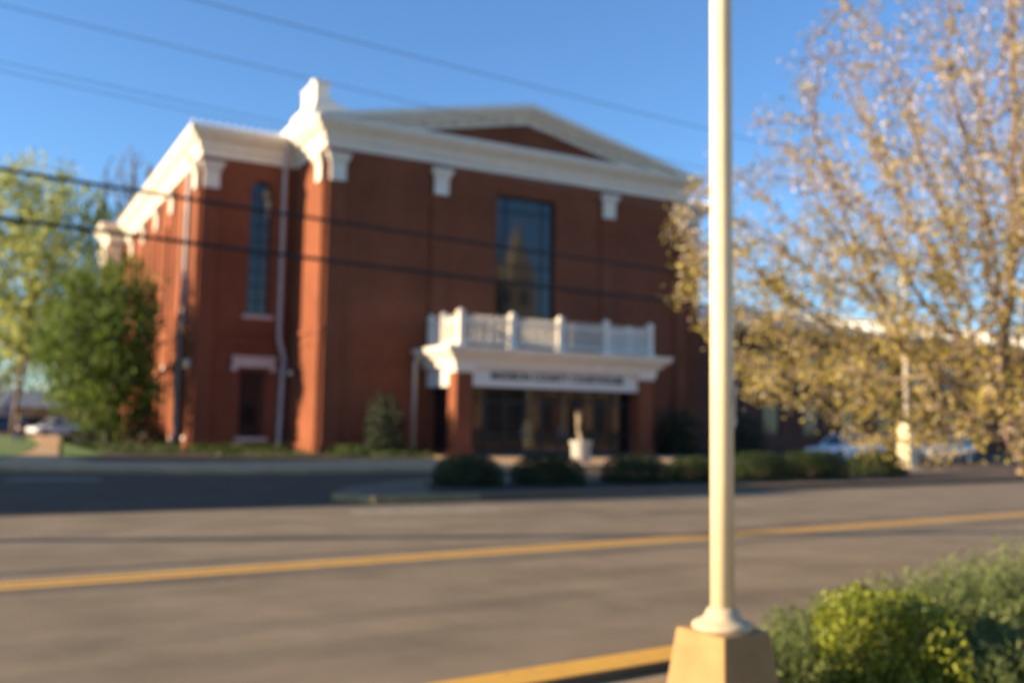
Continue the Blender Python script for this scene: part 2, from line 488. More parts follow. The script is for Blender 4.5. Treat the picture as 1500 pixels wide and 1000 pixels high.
# brick spandrels that turn the tall opening heads into arches
def arch_fill(mb, cx, hw, zs, ztop, y, flip=1):
    for sgn in (-1, 1):
        pts = [(cx + sgn * hw, zs), (cx + sgn * hw, ztop), (cx, ztop)]
        for k in range(1, 8):
            a = math.pi / 2 * (1 - k / 8)
            pts.append((cx + sgn * hw * math.cos(a), zs + (ztop - .02 - zs) * math.sin(a)))
        mb.prism_y(pts, y + .002, y + .28)
arch_fill(wm, -1.85, .6, 13.65, 14.3, 5)
arch_fill(wm, 24.5, .6, 13.15, 13.8, 5)
wall = wm.build('wall', M['brick'], CH, recalc=False)

# pediment brick
ped = MB()
SL = (19.2 - 16.66) / 12.05
ped.prism_y([(.8, 16.5), (21.8, 16.5), (11.3, 18.72)], .03, .5)
ped.build('tympanum', M['brick'], CH)

# cornice all round the visible outline
cor = MB()
outline = [(-6.2, 38), (-6.2, 34), (-5, 34), (-5, 5), (0, 5), (0, 0), (22.6, 0), (22.6, 5), (27.6, 5), (27.6, 38)]
cor.sweep(outline, [(-.05, 15.22), (.08, 15.22), (.10, 15.62), (.22, 15.66), (.26, 15.95), (.44, 16.05), (.62, 16.3), (.72, 16.36), (.75, 16.62), (.70, 16.66), (-.05, 16.68)])
cor.build('cornice', M['white'], CH)
rake = MB()
def chevron(off0, off1, y0, y1):
    za = 19.2
    base = 16.69
    def hit(off): return 11.3 - (za - off - base) / SL
    x0, x1 = hit(off0), hit(off1)
    if x1 <= x0: return
    rake.prism_y([(x0, base), (11.3, za - off0), (22.6 - x0, base), (22.6 - x1, base), (11.3, za - off1), (x1, base)], y0, y1)
chevron(0, .36, -.72, .6)
chevron(.36, .66, -.42, .6)
chevron(.66, 1.02, -.16, .6)
rake.build('raking_cornice', M['white'], CH)
for sgn in (-1, 1):
    for k in range(11):
        d = 1.0 + k * .85
        x = 11.3 + sgn * d
        z = 19.2 - .675 - d * SL
        if z < 17.1: continue
        MB().box(x - .09, x + .09, -.36, -.165, z - .17, z - .022).build('dentil', M['white'], CH)

# roofs
rf = MB()
rf.add([(-.7, .6, 16.70), (11.3, .6, 19.16), (11.3, 38, 19.16), (-.7, 38, 16.70)], [(0, 1, 2, 3)])
rf.add([(23.3, .6, 16.70), (11.3, .6, 19.16), (11.3, 38, 19.16), (23.3, 38, 16.70)], [(3, 2, 1, 0)])
for k in range(60):
    y = 1.0 + k * .6
    for sgn in (-1, 1):
        x0, x1 = (11.3 + sgn * 12, 11.3)
        rf.add([(x0, y - .03, 16.70), (x0, y + .03, 16.70), (x1, y + .03, 19.16), (x1, y - .03, 19.16), (x0, y - .03, 16.8), (x0, y + .03, 16.8), (x1, y + .03, 19.26), (x1, y - .03, 19.26)], [(4, 5, 6, 7), (0, 1, 5, 4), (2, 3, 7, 6), (0, 4, 7, 3), (1, 2, 6, 5)])
rf.build('roof', M['metal_roof'], CH)
rw = MB()
for x0, x1, y0 in ((-5.7, -.06, 4.35), (22.7, 28.3, 4.35)):
    rw.add([(x0, y0, 16.70), (x1, y0, 16.70), (x1, 38, 17.15), (x0, 38, 17.15)], [(0, 1, 2, 3)])
    n = int((x1 - x0) / .42)
    for k in range(n + 1):
        x = x0 + .05 + k * .42
        rw.box(x, x + .07, y0, y0 + .5, 16.69, 16.86)
        rw.add([(x, y0 + .5, 16.7), (x + .05, y0 + .5, 16.7), (x + .05, 37.9, 17.16), (x, 37.9, 17.16), (x, y0 + .5, 16.79), (x + .05, y0 + .5, 16.79), (x + .05, 37.9, 17.24), (x, 37.9, 17.24)], [(4, 5, 6, 7), (0, 1, 5, 4), (2, 3, 7, 6), (0, 4, 7, 3), (1, 2, 6, 5)])
rw.build('roof', M['metal_roof'], CH)

# stepped white chimney behind the left front corner
chm = MB()
chm.box(-.55, 1.9, .9, 9.6, 16.7, 17.35)
chm.box(-.3, 1.7, 1.6, 8.4, 17.35, 17.95, .12)
chm.box(-.05, 1.35, 2.3, 7.0, 17.95, 18.5, .15)
chm.box(.2, .95, 2.9, 5.3, 18.5, 19.45)
chm.build('chimney', M['white'], CH)
cc = MB(); cc.box(.14, 1.01, 2.84, 5.36, 19.45, 19.56); cc.box(.38, .7, 3.9, 4.4, 19.56, 20.0)
chp = [c for c in bpy.data.objects if c.parent == CH and c.name.startswith('chimney')][0]
cc.build('chimney_cap', M['white'], chp)

# pilasters, each with its capital
def pilaster(c, d, out, wid=.92, proj=.13, cap=True):
    """c: plan point on the wall, d: direction along wall, out: outward direction (axis aligned)."""
    c = Vector(c); d = Vector(d); out = Vector(out)
    def bx(mb, w, p0, p1, z0, z1):
        pts = [c + d * (-w / 2) + out * p0, c + d * (w / 2) + out * p0, c + d * (w / 2) + out * p1, c + d * (-w / 2) + out * p1]
        mb.prism_z([(q.x, q.y) for q in pts], z0, z1)
    m = MB(); bx(m, wid, -.02, proj, 0, 15.2)
    bx(m, wid + .14, -.02, proj + .07, 0, .62)
    p = m.build('pilaster', M['brick'], CH)
    if cap:
        k = MB()
        bx(k, .80, proj - .01, proj + .12, 13.55, 14.45)
        bx(k, .92, proj - .01, proj + .18, 14.45, 14.58)
        bx(k, 1.04, proj - .01, proj + .24, 14.58, 14.74)
        bx(k, 1.2, proj - .01, proj + .32, 14.74, 14.9)
        k.build('capital', M['white'], p)
    return p
for x in (.55, 6.17, 16.75, 22.05): pilaster((x, 0), (1, 0), (0, -1))
pilaster((0, .55), (0, 1), (-1, 0), .9)
pilaster((0, 4.05), (0, 1), (-1, 0), 1.2, .10, False)
pilaster((-4.52, 5), (1, 0), (0, -1), .9)
for y in (5.55, 12.6, 18.0, 23.6, 29.2): pilaster((-5, y), (0, 1), (-1, 0), .95)
pilaster((-5.75, 34), (1, 0), (0, -1), .85)
pilaster((-6.2, 34.6), (0, 1), (-1, 0), .85)
pilaster((-6.2, 37.3), (0, 1), (-1, 0), .85)
pilaster((27.1, 5), (1, 0), (0, -1), .9)
pilaster((23.2, 5), (1, 0), (0, -1), .7)

# brick belt courses
for z0, z1, pr in ((5.5, 5.72, .06), (6.05, 6.32, .09)):
    b = MB()
    for path in ([(-6.2, 38), (-6.2, 34), (-5, 34), (-5, 5), (0, 5), (0, 0), (4.9, 0)], [(18.4, 0), (22.6, 0), (22.6, 5), (27.6, 5)]):
        b.sweep(path, [(-.02, z0), (pr, z0), (pr, z1), (-.02, z1)])
    b.build('belt_course', M['brick'], CH)
wt = MB()
for path in ([(-6.2, 38), (-6.2, 34), (-5, 34), (-5, 5), (0, 5), (0, 0), (5.2, 0)], [(17.6, 0), (22.6, 0), (22.6, 5), (27.6, 5)]):
    wt.sweep(path, [(-.02, 0), (.10, 0), (.10, .55), (.05, .62), (-.02, .62)])
wt.build('water_table', M['brick'], CH)

# windows
def window(name, axis, c, hw, z0, z1, inset, mull=(), trans=(), fw=.07, arch=False):
    """axis 'y': in a wall facing -y at y=c[1]; axis 'x': facing -x at x=c[0]; returns the frame part."""
    f = MB(); g = MB()
    def B(mb, a0, a1, d0, d1, q0, q1):
        if axis == 'y': mb.box(c[0] + a0, c[0] + a1, c[1] + d0, c[1] + d1, q0, q1)
        else: mb.box(c[0] + d0, c[0] + d1, c[1] + a0, c[1] + a1, q0, q1)
    B(f, -hw, -hw + fw, inset - .05, inset + .05, z0, z1); B(f, hw - fw, hw, inset - .05, inset + .05, z0, z1)
    B(f, -hw + fw, hw - fw, inset - .05, inset + .05, z0, z0 + fw); B(f, -hw + fw, hw - fw, inset - .05, inset + .05, z1 - fw, z1)
    for m in mull: B(f, m - fw * .4, m + fw * .4, inset - .04, inset + .04, z0 + fw, z1 - fw)
    for t in trans: B(f, -hw + fw, hw - fw, inset - .045, inset + .038, t - fw * .4, t + fw * .4)
    B(g, -hw + .02, hw - .02, inset + .005, inset + .03, z0 + .02, z1 - .02)
    fo = f.build(name, M['frame_dark'], CH)
    g.build('pane', M['glass'], fo)
    return fo
w = window('window', 'y', (11.425, 0), 1.875, WIN[2], WIN[3], .32, (-1.15, 1.15), (7.6, 10.3, 13.3), .12)
w = window('arched_window', 'y', (-1.85, 5), .6, 7.15, 14.3, .26, (0,), tuple(7.9 + .8 * k for k in range(8)), .08)
MB().box(-2.65, -1.05, 4.86, 5.28, 6.95, 7.146).build('sill', M['sill'], w)
w = window('window', 'y', (-1.975, 5), .675, .8, 4.2, .26, (), (2.5,), .08)
l = MB(); l.box(-3.05, -.9, 4.80, 5.05, 4.42, 4.85); l.box(-3.12, -.83, 4.72, 5.04, 4.85, 4.98); l.box(-3.12, -2.85, 4.78, 5.04, 4.2, 4.42); l.box(-1.1, -.83, 4.78, 5.04, 4.2, 4.42)
l.build('lintel', M['sill'], w)
MB().box(-2.8, -1.15, 4.84, 5.28, .6, .797).build('sill', M['sill'], w)
w = window('arched_window', 'y', (24.5, 5), .6, 7.15, 13.8, .26, (0,), tuple(7.9 + .8 * k for k in range(7)), .08)
w = window('window', 'y', (24.525, 5), .675, .8, 4.2, .26, (), (2.5,), .08)
l = MB(); l.box(23.45, 25.6, 4.80, 5.05, 4.42, 4.85); l.box(23.38, 25.67, 4.72, 5.04, 4.85, 4.98)
l.build('lintel', M['sill'], w)
for k in range(4):
    yc = 5 + 4.1 + k * 5.7
    window('window', 'x', (-5, yc), .55, 7.0, 13.2, .26, (0,), (8.6, 10.2, 11.8), .08)
    w = window('window', 'x', (-5, yc), .6, .8, 4.0, .26, (), (2.4,), .08)
    MB().box(-5.3, -4.95, yc - .95, yc + .95, 4.2, 4.72).build('lintel', M['brick'], w)
    MB().box(-5.22, -4.72, yc - .8, yc + .8, .58, .797).build('sill', M['sill'], w)
window('window', 'x', (-6.2, 36), .6, 7, 13.2, .26, (0,), (8.6, 10.2, 11.8), .08)
# white stone blocks on the side pilasters at lintel and sill height
for y in (5.55, 12.6, 18.0, 23.6):
    MB().box(-5.30, -5.12, y - .36, y + .36, 4.32, 4.72).build('stone_block', M['sill'], CH)
    MB().box(-5.26, -5.12, y - .36, y + .36, .64, .82).build('stone_block', M['sill'], CH)

# downspouts
def pipe(pts, r=.1):
    m = MB(); m.tube(pts, r, 8)
    return m
pipe([(-.62, 4.72, 16.3), (-.72, 4.82, 15.2), (-.72, 4.82, 6.5), (-.70, 4.80, 5.9), (-.40, 4.80, 4.9), (-.45, 4.82, 4.4), (-.55, 4.84, .3), (-.55, 4.6, .15)], .13).build('downspout', M['grey_pipe'], CH, smooth=True)
pipe([(-5.3, 7.3, 15.8), (-5.18, 7.3, 14.8), (-5.18, 7.3, 7.0), (-5.18, 7.9, 6.2), (-5.18, 8.0, .8), (-5.4, 8.0, .2)], .14).build('downspout', M['grey_pipe'], CH, smooth=True)
pipe([(4.95, -1.2, 5.2), (4.95, -.6, 5.1), (4.95, -.14, 4.7), (4.95, -.14, .3)], .1).build('downspout', M['white'], CH, smooth=True)

# wall lantern beside the inner corner
wl = MB(); wl.box(-.26, -.1, 3.62, 3.82, 4.0, 4.3); wl.lathe([(.02, 0), (.1, .04), (.13, .12)], 8, (-.2, 3.72, 4.3))
wlo = wl.build('wall_lantern', M['frame_dark'], CH)
MB().lathe([(.06, 0), (.10, .02), (.11, .2), (.07, .24)], 8, (-.38, 3.72, 4.02)).build('lamp_glass', M['lamp_glass'], wlo)

# entrance doors behind the portico
df = MB(); dg = MB()
x0, x1, z0, z1 = 6.46, 16.34, .13, 4.2
YD = -2.86
n = 9
for k in range(n + 1):
    x = x0 + (x1 - x0 - .1) * k / n
    df.box(x, x + .1, YD, YD + .14, z0, z1)
for zz, h in ((z0, .25), (1.15, .08), (2.75, .1), (z1 - .1, .1)):
    df.box(x0 + .1, x1 - .1, YD + .02, YD + .12, zz, zz + h)
dg.box(x0 + .02, x1 - .02, YD + .06, YD + .08, z0, z1 - .01)
for xx in (6.02, 16.70):
    df.box(xx, xx + .08, -2.7, -.03, z0, z0 + .25); df.box(xx, xx + .08, -2.7, -.03, z1 - .1, z1); df.box(xx, xx + .08, -1.4, -1.3, z0 + .25, z1 - .1)
    dg.box(xx + .03, xx + .05, -2.7, -.04, z0, z1 - .01)
dfo = df.build('entrance_door', M['frame_dark'], CH)
dg.build('pane', M['glass'], dfo)
for x in (x0 + 3.2, x0 + 3.55, x0 + 5.4, x0 + 5.75):
    MB().tube([(x, YD - .08, 1.0), (x, YD - .08, 1.6)], .02, 6).build('handle', M['rim'], dfo)

# portico
PF = -3.7
for x0, x1 in ((5.58, 6.45), (16.35, 17.22)):
    p = MB().box(x0, x1, PF, PF + .9, .12, 4.45).build('portico_pier', M['brick'], CH)
    MB().box(x0 - .07, x1 + .07, PF - .07, PF + .97, .12, .5).build('plinth', M['brick'], p)
    k = MB(); k.box(x0 - .08, x1 + .08, PF - .08, PF + .98, 4.15, 4.3); k.box(x0 - .14, x1 + .14, PF - .14, PF + 1.04, 4.3, 4.45)
    k.build('capital', M['white'], p)
pr = MB()
pr.sweep([(5.5, -.02), (5.5, PF - .05), (17.3, PF - .05), (17.3, -.02)],
         [(-.5, 4.45), (.1, 4.45), (.12, 4.72), (.3, 4.78), (.42, 4.98), (.62, 5.08), (.72, 5.3), (.72, 5.38), (-.5, 5.4)])
pr.box(5.98, 16.82, PF + .42, -.02, 5.2, 5.42)
proof = pr.build('portico_roof', M['white'], CH)
sb = MB().box(6.45, 16.35, PF + .12, PF + .32, 3.5, 4.45).build('sign_board', M['sign_white'], CH)
for x0, x1 in ((5.66, 5.9), (16.9, 17.14)):
    MB().box(x0, x1, PF + .9, -.02, 3.5, 4.45).build('side_fascia', M['sign_white'], CH)
def lettering(body, size, mat, parent, loc, rot, width=None, ext=.015):
    cu = bpy.data.curves.new('lettering', 'FONT'); cu.body = body; cu.size = size; cu.extrude = ext
    cu.align_x = 'CENTER'; cu.offset = .012
    tmp = bpy.data.objects.new('lettering', cu); COL.objects.link(tmp)
    bpy.context.view_layer.update()
    me = bpy.data.meshes.new_from_object(tmp.evaluated_get(bpy.context.evaluated_depsgraph_get()))
    COL.objects.unlink(tmp); bpy.data.objects.remove(tmp)
    xs = [v.co.x for v in me.vertices]
    if width:
        k = width / (max(xs) - min(xs))
        for v in me.vertices: v.co.x *= k
    me.materials.clear(); me.materials.append(mat)
    ob = bpy.data.objects.new('lettering', me); COL.objects.link(ob); ob.parent = parent
    ob.location = loc; ob.rotation_euler = rot
    return ob
lettering('MADISON COUNTY COURTHOUSE', .56, M['letter'], sb, (11.45, PF + .10, 3.86), (rad(90), 0, 0), 7.9)
# balustrade: posts with caps, picket panels
def rpost(x, y):
    m = MB(); m.box(x - .14, x + .14, y - .14, y + .14, 5.41, 7.0); m.box(x - .19, x + .19, y - .19, y + .19, 5.41, 5.62)
    m.box(x - .19, x + .19, y - .19, y + .19, 7.0, 7.07); m.box(x - .15, x + .15, y - .15, y + .15, 7.07, 7.22, .09)
    m.build('railing_post', M['white'], proof)
def picket(xa, ya, xb, yb):
    m = MB(); d = Vector((xb - xa, yb - ya)); L = d.length; d /= L; o = Vector((-d.y, d.x))
    def bx(t0, t1, h, z0, z1, tip=0):
        q = [Vector((xa, ya)) + d * t0 - o * h, Vector((xa, ya)) + d * t1 - o * h, Vector((xa, ya)) + d * t1 + o * h, Vector((xa, ya)) + d * t0 + o * h]
        m.prism_z([(p.x, p.y) for p in q], z0, z1)
    bx(.17, L - .17, .045, 5.62, 5.72); bx(.17, L - .17, .045, 6.62, 6.72)
    n = int((L - .34) / .135); st = (L - .34) / n
    for k in range(n):
        t = .17 + st * (k + .5)
        bx(t - .026, t + .026, .018, 5.55, 6.9)
        bx(t - .02, t + .02, .016, 6.9, 6.97)
    m.build('picket_panel', M['white'], proof)
fx = [5.75, 8.6, 11.4, 14.2, 17.05]
for x in fx: rpost(x, PF + .02)
for x in (5.75, 17.05):
    rpost(x, -1.75); rpost(x, -.22)
    picket(x, PF + .02, x, -1.75); picket(x, -1.75, x, -.22)
for a, b in zip(fx, fx[1:]): picket(a, PF + .02, b, PF + .02)

# ------------------------------------------------------------------ neighbouring building on the right
RB = empty('office_building', sv(33.5, 13), BZ)
tag(RB, 'long low brick building with pale metal roof beyond the courthouse, behind the flowering tree', 'building')
EV = 9.5; LR = 48
m = MB(); ops = [(3 + 4.4 * k, 4.9 + 4.4 * k, 1.2, 3.8) for k in range(10)] + [(3 + 4.4 * k, 4.9 + 4.4 * k, 5.4, 7.9) for k in range(10)]
wall_panel(m, (0, 0), (1, 0), LR, 0, EV, ops, .25); wall_panel(m, (LR, 0), (0, 1), 16, 0, EV); wall_panel(m, (LR, 16), (-1, 0), LR, 0, EV); wall_panel(m, (0, 16), (0, -1), 16, 0, EV)
m.build('wall', M['dark_brick'], RB, recalc=False)
m = MB(); m.sweep([(0, 16), (0, 0), (LR, 0), (LR, 16), (0, 16)], [(-.05, EV - .1), (.25, EV - .1), (.3, EV + .2), (.6, EV + .25), (.62, EV + .4), (-.05, EV + .42)]); m.build('fascia', M['grey_siding'], RB)
m = MB(); Z0, Z1 = EV + .44, EV + 2.45
m.add([(-.6, -.6, Z0), (LR + .6, -.6, Z0), (LR + .6, 5, Z1), (-.6, 5, Z1)], [(0, 1, 2, 3)])
m.add([(-.6, 16.6, Z0), (LR + .6, 16.6, Z0), (LR + .6, 5, Z1), (-.6, 5, Z1)], [(3, 2, 1, 0)])
for k in range(105):
    x = -.5 + .465 * k
    m.add([(x, -.6, Z0), (x + .09, -.6, Z0), (x + .09, 5, Z1), (x, 5, Z1), (x, -.6, Z0 + .3), (x + .09, -.6, Z0 + .3), (x + .09, 5, Z1 + .3), (x, 5, Z1 + .3)], [(4, 5, 6, 7), (0, 1, 5, 4), (2, 3, 7, 6), (0, 4, 7, 3), (1, 2, 6, 5)])
m.build('roof', M['metal_roof'], RB)
for a, b, c, e in ops:
    f = MB(); f.box(a, a + .08, .16, .24, c, e); f.box(b - .08, b, .16, .24, c, e); f.box(a + .08, b - .08, .16, .24, c, c + .08); f.box(a + .08, b - .08, .16, .24, e - .08, e)
    fo = f.build('window', M['frame_dark'], RB); MB().box(a + .02, b - .02, .19, .21, c + .02, e - .02).build('pane', M['glass'], fo)

# far houses at the end of the left path
def house(name, label, loc, rz, w, d, h, rh, wallm, roofm, nwin):
    e = empty(name, loc, rz); tag(e, label, 'house')
    m = MB(); m.box(0, w, 0, d, 0, h); m.build('wall', wallm, e)
    r = MB(); r.prism_x([(-.4, h), (d + .4, h), (d / 2, h + rh)], -.4, w + .4); ro = r.build('roof', roofm, e)
    MB().box(w * .7, w * .7 + .6, d * .5 - .3, d * .5 + .3, h + rh * .7, h + rh + .7).build('chimney', M['dark_brick'], ro)
    for k in range(nwin):
        x = (k + .5) * w / nwin
        f = MB(); f.box(x - .55, x + .55, -.06, .02, h * .3, h * .72); fo = f.build('window', M['white'], e)
        MB().box(x - .45, x + .45, -.08, -.05, h * .3 + .1, h * .72 - .1).build('pane', M['glass'], fo)
    return e
house('brick_house', 'low orange brick house with blue grey roof at the far end of the left path', (-60.5, 118, 0), rad(12), 9.5, 9, 3.0, 2.2, M['orange_brick'], M['slate'], 3)
house('grey_house', 'grey sided house beside the orange brick house in the left distance', (-50, 124, 0), rad(12), 12, 9, 3.2, 2.4, M['grey_siding'], M['slate'], 4)
house('blue_house', 'blue grey house at the far left edge, left of the orange brick house', (-78, 122, 0), rad(8), 13, 9, 3.0, 2.4, M['grey_siding'], M['slate'], 4)

# ------------------------------------------------------------------ buildings behind the viewer: mirrored in the glass, shading the street
TB = empty('stone_tower_building', sv(65.5, -96), BZ)
tag(TB, 'tan stone building with a stepped spire, seen mirrored in the tall window', 'building')
m = MB(); m.box(-7.5, 2.8, -14, 0, 0, 26.3); m.box(-12, 14, -16, -1.5, 0, 20); m.build('wall', M['tan_stone'], TB)
m = MB(); m.box(-2.4, 2.4, -5, .3, 26.3, 29.2, .25); m.box(-1.5, 1.5, -4, -.4, 29.2, 31.5, .2); m.lathe([(1.1, 31.5), (1.2, 33), (.6, 34), (.5, 35.4), (.05, 37.5)], 8, (0, -2.2, 0)); m.build('tower', M['tan_stone'], TB)
for k in range(6):
    for z in (4, 11, 22):
        x = -7 + k * 3.4
        if z == 22 and x > 1: continue
        yf = .0 if x < 1.5 else -1.5
        MB().box(x, x + 1.3, yf - .1, yf + .05, z, z + 2.8).build('window', M['glass'], TB)
SB2 = empty('storefront_building', sv(34, -84), BZ)
tag(SB2, 'orange brick storefront with tan columns, seen mirrored in the entrance glass', 'building')
m = MB(); m.box(0, 48, -10, 0, 0, 9); m.build('wall', M['orange_brick'], SB2)
for k in range(11):
    c = MB(); c.box(k * 4.7 + .2, k * 4.7 + .95, .0, .5, 1.2, 6.2); c.build('column', M['tan_stone'], SB2)
    g = MB(); g.box(k * 4.7 + 1.3, k * 4.7 + 3.3, .0, .1, .3, 5.6); g.build('shop_window', M['glass'], SB2)
m = MB(); m.box(0, 48, 0, .7, 6.2, 6.9); m.box(-.2, 48.2, -.1, .6, 8.6, 9.2); m.build('cornice', M['tan_stone'], SB2)
m = MB(); m.box(0, 48, 0, .3, 0, 1.2); m.build('bulkhead', M['dark_brick'], SB2)

SB3 = empty('reflection_block', sv(4, -86), BZ)  # unseen block, added so the low wing window mirrors something dark
tag(SB3, 'dark brick block beside the orange storefront, added unseen to darken the low wing window reflection', 'building')
m = MB(); m.box(0, 28.5, -12, 0, 0, 10); m.build('wall', M['dark_brick'], SB3)
for k in range(6):
    MB().box(1.5 + k * 4.6, 3.2 + k * 4.6, -.1, .05, 1.2, 4.4).build('window', M['glass'], SB3)
m = MB(); m.box(-.2, 28.6, -.2, .3, 9.4, 10.1); m.build('cornice', M['dark_brick'], SB3)

SBK = empty('corner_building', sv(-52, 0), BZ)
tag(SBK, 'plain brick block outside the left edge that shades the street corner', 'building')
m = MB(); m.box(-22, 0, -10.9, 9.5, 0, 14.6); m.build('wall', M['dark_brick'], SBK)
m = MB(); m.sweep([(-22, -10.9), (0, -10.9), (0, 9.5), (-22, 9.5)], [(-.05, 14.2), (.25, 14.2), (.35, 15.0), (-.05, 15.02)]); m.build('parapet', M['tan_stone'], SBK)
for k in range(5):
    for z in (1, 5.5, 10):
        MB().box(-.02, .05, -9.6 + k * 3.9, -8.1 + k * 3.9, z, z + 2.4).build('window', M['glass'], SBK)

# ------------------------------------------------------------------ utility poles and wires
def utility_pole(loc, rz, label):
    e = empty('utility_pole', loc, rz); tag(e, label, 'utility pole', 'timber utility poles along the far kerb')
    MB().tube([(0, 0, -.1), (0, 0, 9.9)], [.17, .12], 12).build('post', M['wood_pole'], e, smooth=True)
    c = MB(); c.box(-.06, .06, -1.1, 1.1, 9.2, 9.34); c.box(-.06, .06, -.8, .8, 8.5, 8.62); c.build('crossarm', M['wood_pole'], e)
    for y in (-1, -.35, .35, 1):
        MB().lathe([(.03, 0), (.055, .04), (.05, .1), (.02, .14)], 8, (0, y, 9.34)).build('insulator', M['planter'], e)
    return e
utility_pole(rn(-7.6, 17.9), ROADZ, 'timber utility pole outside the left edge whose shadow streaks the road')
utility_pole(rn(45.5, 17.9), ROADZ, 'timber utility pole hidden behind the flowering tree crown')
def wire(z, r, mat, label, off=0.0, z2=None):
    pts = []
    za, zb = z, (z2 if z2 is not None else z)
    for (ra, rb) in ((-48, -7.6), (-7.6, 45.5), (45.5, 98)):
        for k in range(24 if rb < 98 else 25):
            t = k / 24
            r_ = ra + (rb - ra) * t
            sag = .45 * (1 - (2 * t - 1) ** 2)
            zz = za + (zb - za) * ((r_ + 7.6) / 53.1) + .28 - sag
            pts.append(rn(r_, 17.9 + off, zz))
    m = MB(); m.tube(pts, r, 6)
    o = m.build('overhead_wire', mat, smooth=True)
    tag(o, label, 'wire', 'overhead wires crossing the picture')
wire(5.62, .034, M['black_cable'], 'upper of the two thick black cables crossing the brick front', 0, 5.9)
wire(4.80, .040, M['black_cable'], 'lower of the two thick black cables crossing the brick front', .1, 5.2)
wire(9.0, .009, M['grey_cable'], 'topmost thin wire high in the sky left of the pole', -.6, 9.9)
wire(8.6, .008, M['grey_cable'], 'second thin wire from the top, ending over the pediment peak', .6, 9.1)
wire(7.58, .006, M['grey_cable'], 'faint thin wire in the left sky just above the lowest thin one', .3)
wire(7.23, .006, M['grey_cable'], 'lowest faint thin wire over the left wing roof', -.3)

# ------------------------------------------------------------------ lamp posts
PX, PY = 1.0, 4.6
LP = empty('pole', (PX, PY, 0), ROADZ)
tag(LP, 'tall cream painted pole on tapered tan concrete pedestal in the foreground', 'pole')
m = MB(); hb, ht = .225, .152
m.add([(-hb, -hb, .04), (hb, -hb, .04), (hb, hb, .04), (-hb, hb, .04), (-ht, -ht, .635), (ht, -ht, .635), (ht, ht, .635), (-ht, ht, .635)], [(3, 2, 1, 0), (4, 5, 6, 7), (0, 1, 5, 4), (1, 2, 6, 5), (2, 3, 7, 6), (3, 0, 4, 7)])
m.build('pedestal', M['concrete_tan'], LP, bevel=.012)
MB().lathe([(.140, .636), (.140, .658), (.126, .668), (.104, .676), (.088, .688), (.078, .706), (.072, .722), (.06, .734)], 40).build('base_flange', M['flange'], LP, smooth=True)
MB().lathe([(.0545, .70), (.0535, 2.0), (.051, 5.0), (.05, 7.0)], 40).build('shaft', M['cream_paint'], LP, smooth=True)
MB().lathe([(.052, 7.0), (.07, 7.02), (.07, 7.06), (.03, 7.12), (.055, 7.2), (.02, 7.28)], 20).build('finial', M['cream_paint'], LP, smooth=True)
m = MB()
rng = random.Random(4)
pp = []
for i in range(7):
    for j in range(4):
        a = rad(-70 + j * 30 + rng.uniform(-4, 4)); rr = .056 + .016 * rng.random() + (.014 if j == 3 else 0)
        pp.append((rr * math.cos(a), rr * math.sin(a), 1.555 + i * .034 + rng.uniform(-.008, .008)))
fs = [(i * 4 + j, i * 4 + j + 1, (i + 1) * 4 + j + 1, (i + 1) * 4 + j) for i in range(6) for j in range(3)]
m.add(pp, fs)
o = m.build('paper_scrap', M['paper'], recalc=False, loc=(PX, PY, 0), rotz=rad(35))
sd = o.modifiers.new('thickness', 'SOLIDIFY'); sd.thickness = .006
tag(o, 'torn paper scrap taped round the right side of the foreground pole', 'paper')

LP2 = empty('pole', (16.3, 40.0, 0), ROADZ)
tag(LP2, 'distant thin pole on tall cream pedestal at the right end of the clipped bushes', 'pole')
m = MB(); m.box(-.3, .3, -.3, .3, .1, 1.95, .05); m.build('pedestal', M['cream_paint'], LP2, bevel=.03)
MB().lathe([(.09, 1.95), (.08, 5), (.06, 7.6)], 12).build('shaft', M['white'], LP2, smooth=True)
MB().lathe([(.06, 7.6), (.18, 7.7), (.2, 8.0), (.1, 8.15)], 12).build('lamp_head', M['lamp_glass'], LP2, smooth=True)

# ------------------------------------------------------------------ trees
def grow(trunk, attr, step, infl, kill, rng, iters=120, tropism=(0, 0, .12)):
    nodes = [np.array(p, float) for p in trunk]
    par = [-1] + list(range(len(trunk) - 1))
    At = np.asarray(attr, float)
    P = np.array(nodes)
    d = np.linalg.norm(At[:, None] - P[None], axis=2)
    nd = d.min(1); ni = d.argmin(1)
    tr = np.array(tropism)
    for _ in range(iters):
        act = nd < infl
        if not act.any():
            infl *= 1.5
            if infl > 30: break
            continue
        acc = {}
        idx = np.where(act)[0]
        dirs = At[idx] - P[ni[idx]]
        dirs /= np.linalg.norm(dirs, axis=1, keepdims=True) + 1e-9
        for q, dv in zip(ni[idx], dirs): acc[q] = acc.get(q, 0) + dv
        new = []
        for q, dv in acc.items():
            dv = dv / (np.linalg.norm(dv) + 1e-9) + tr + rng.normal(size=3) * .12
            dv /= np.linalg.norm(dv)
            new.append(P[q] + dv * step); par.append(int(q))
        s = len(P)
        nw = np.array(new); P = np.vstack([P, nw])
        dd = np.linalg.norm(At[:, None] - nw[None], axis=2)
        m = dd.min(1); mi = dd.argmin(1) + s
        up = m < nd; nd[up] = m[up]; ni[up] = mi[up]
        keep = nd > kill
        At, nd, ni = At[keep], nd[keep], ni[keep]
        if len(At) == 0 or len(P) > 12000: break
    return P, par

def skeleton(P, par, tip, expo=2.3, rmax=None):
    n = len(P); ch = [[] for _ in range(n)]
    for i, p in enumerate(par):
        if p >= 0: ch[p].append(i)
    acc = np.zeros(n)
    for i in range(n - 1, -1, -1):
        if not ch[i]: acc[i] = tip ** expo
        else: acc[i] = sum(acc[c] for c in ch[i])
    r = acc ** (1 / expo)
    if rmax: r = tip + (r - tip) * min(1, (rmax - tip) / max(1e-6, r.max() - tip))
    return r, ch

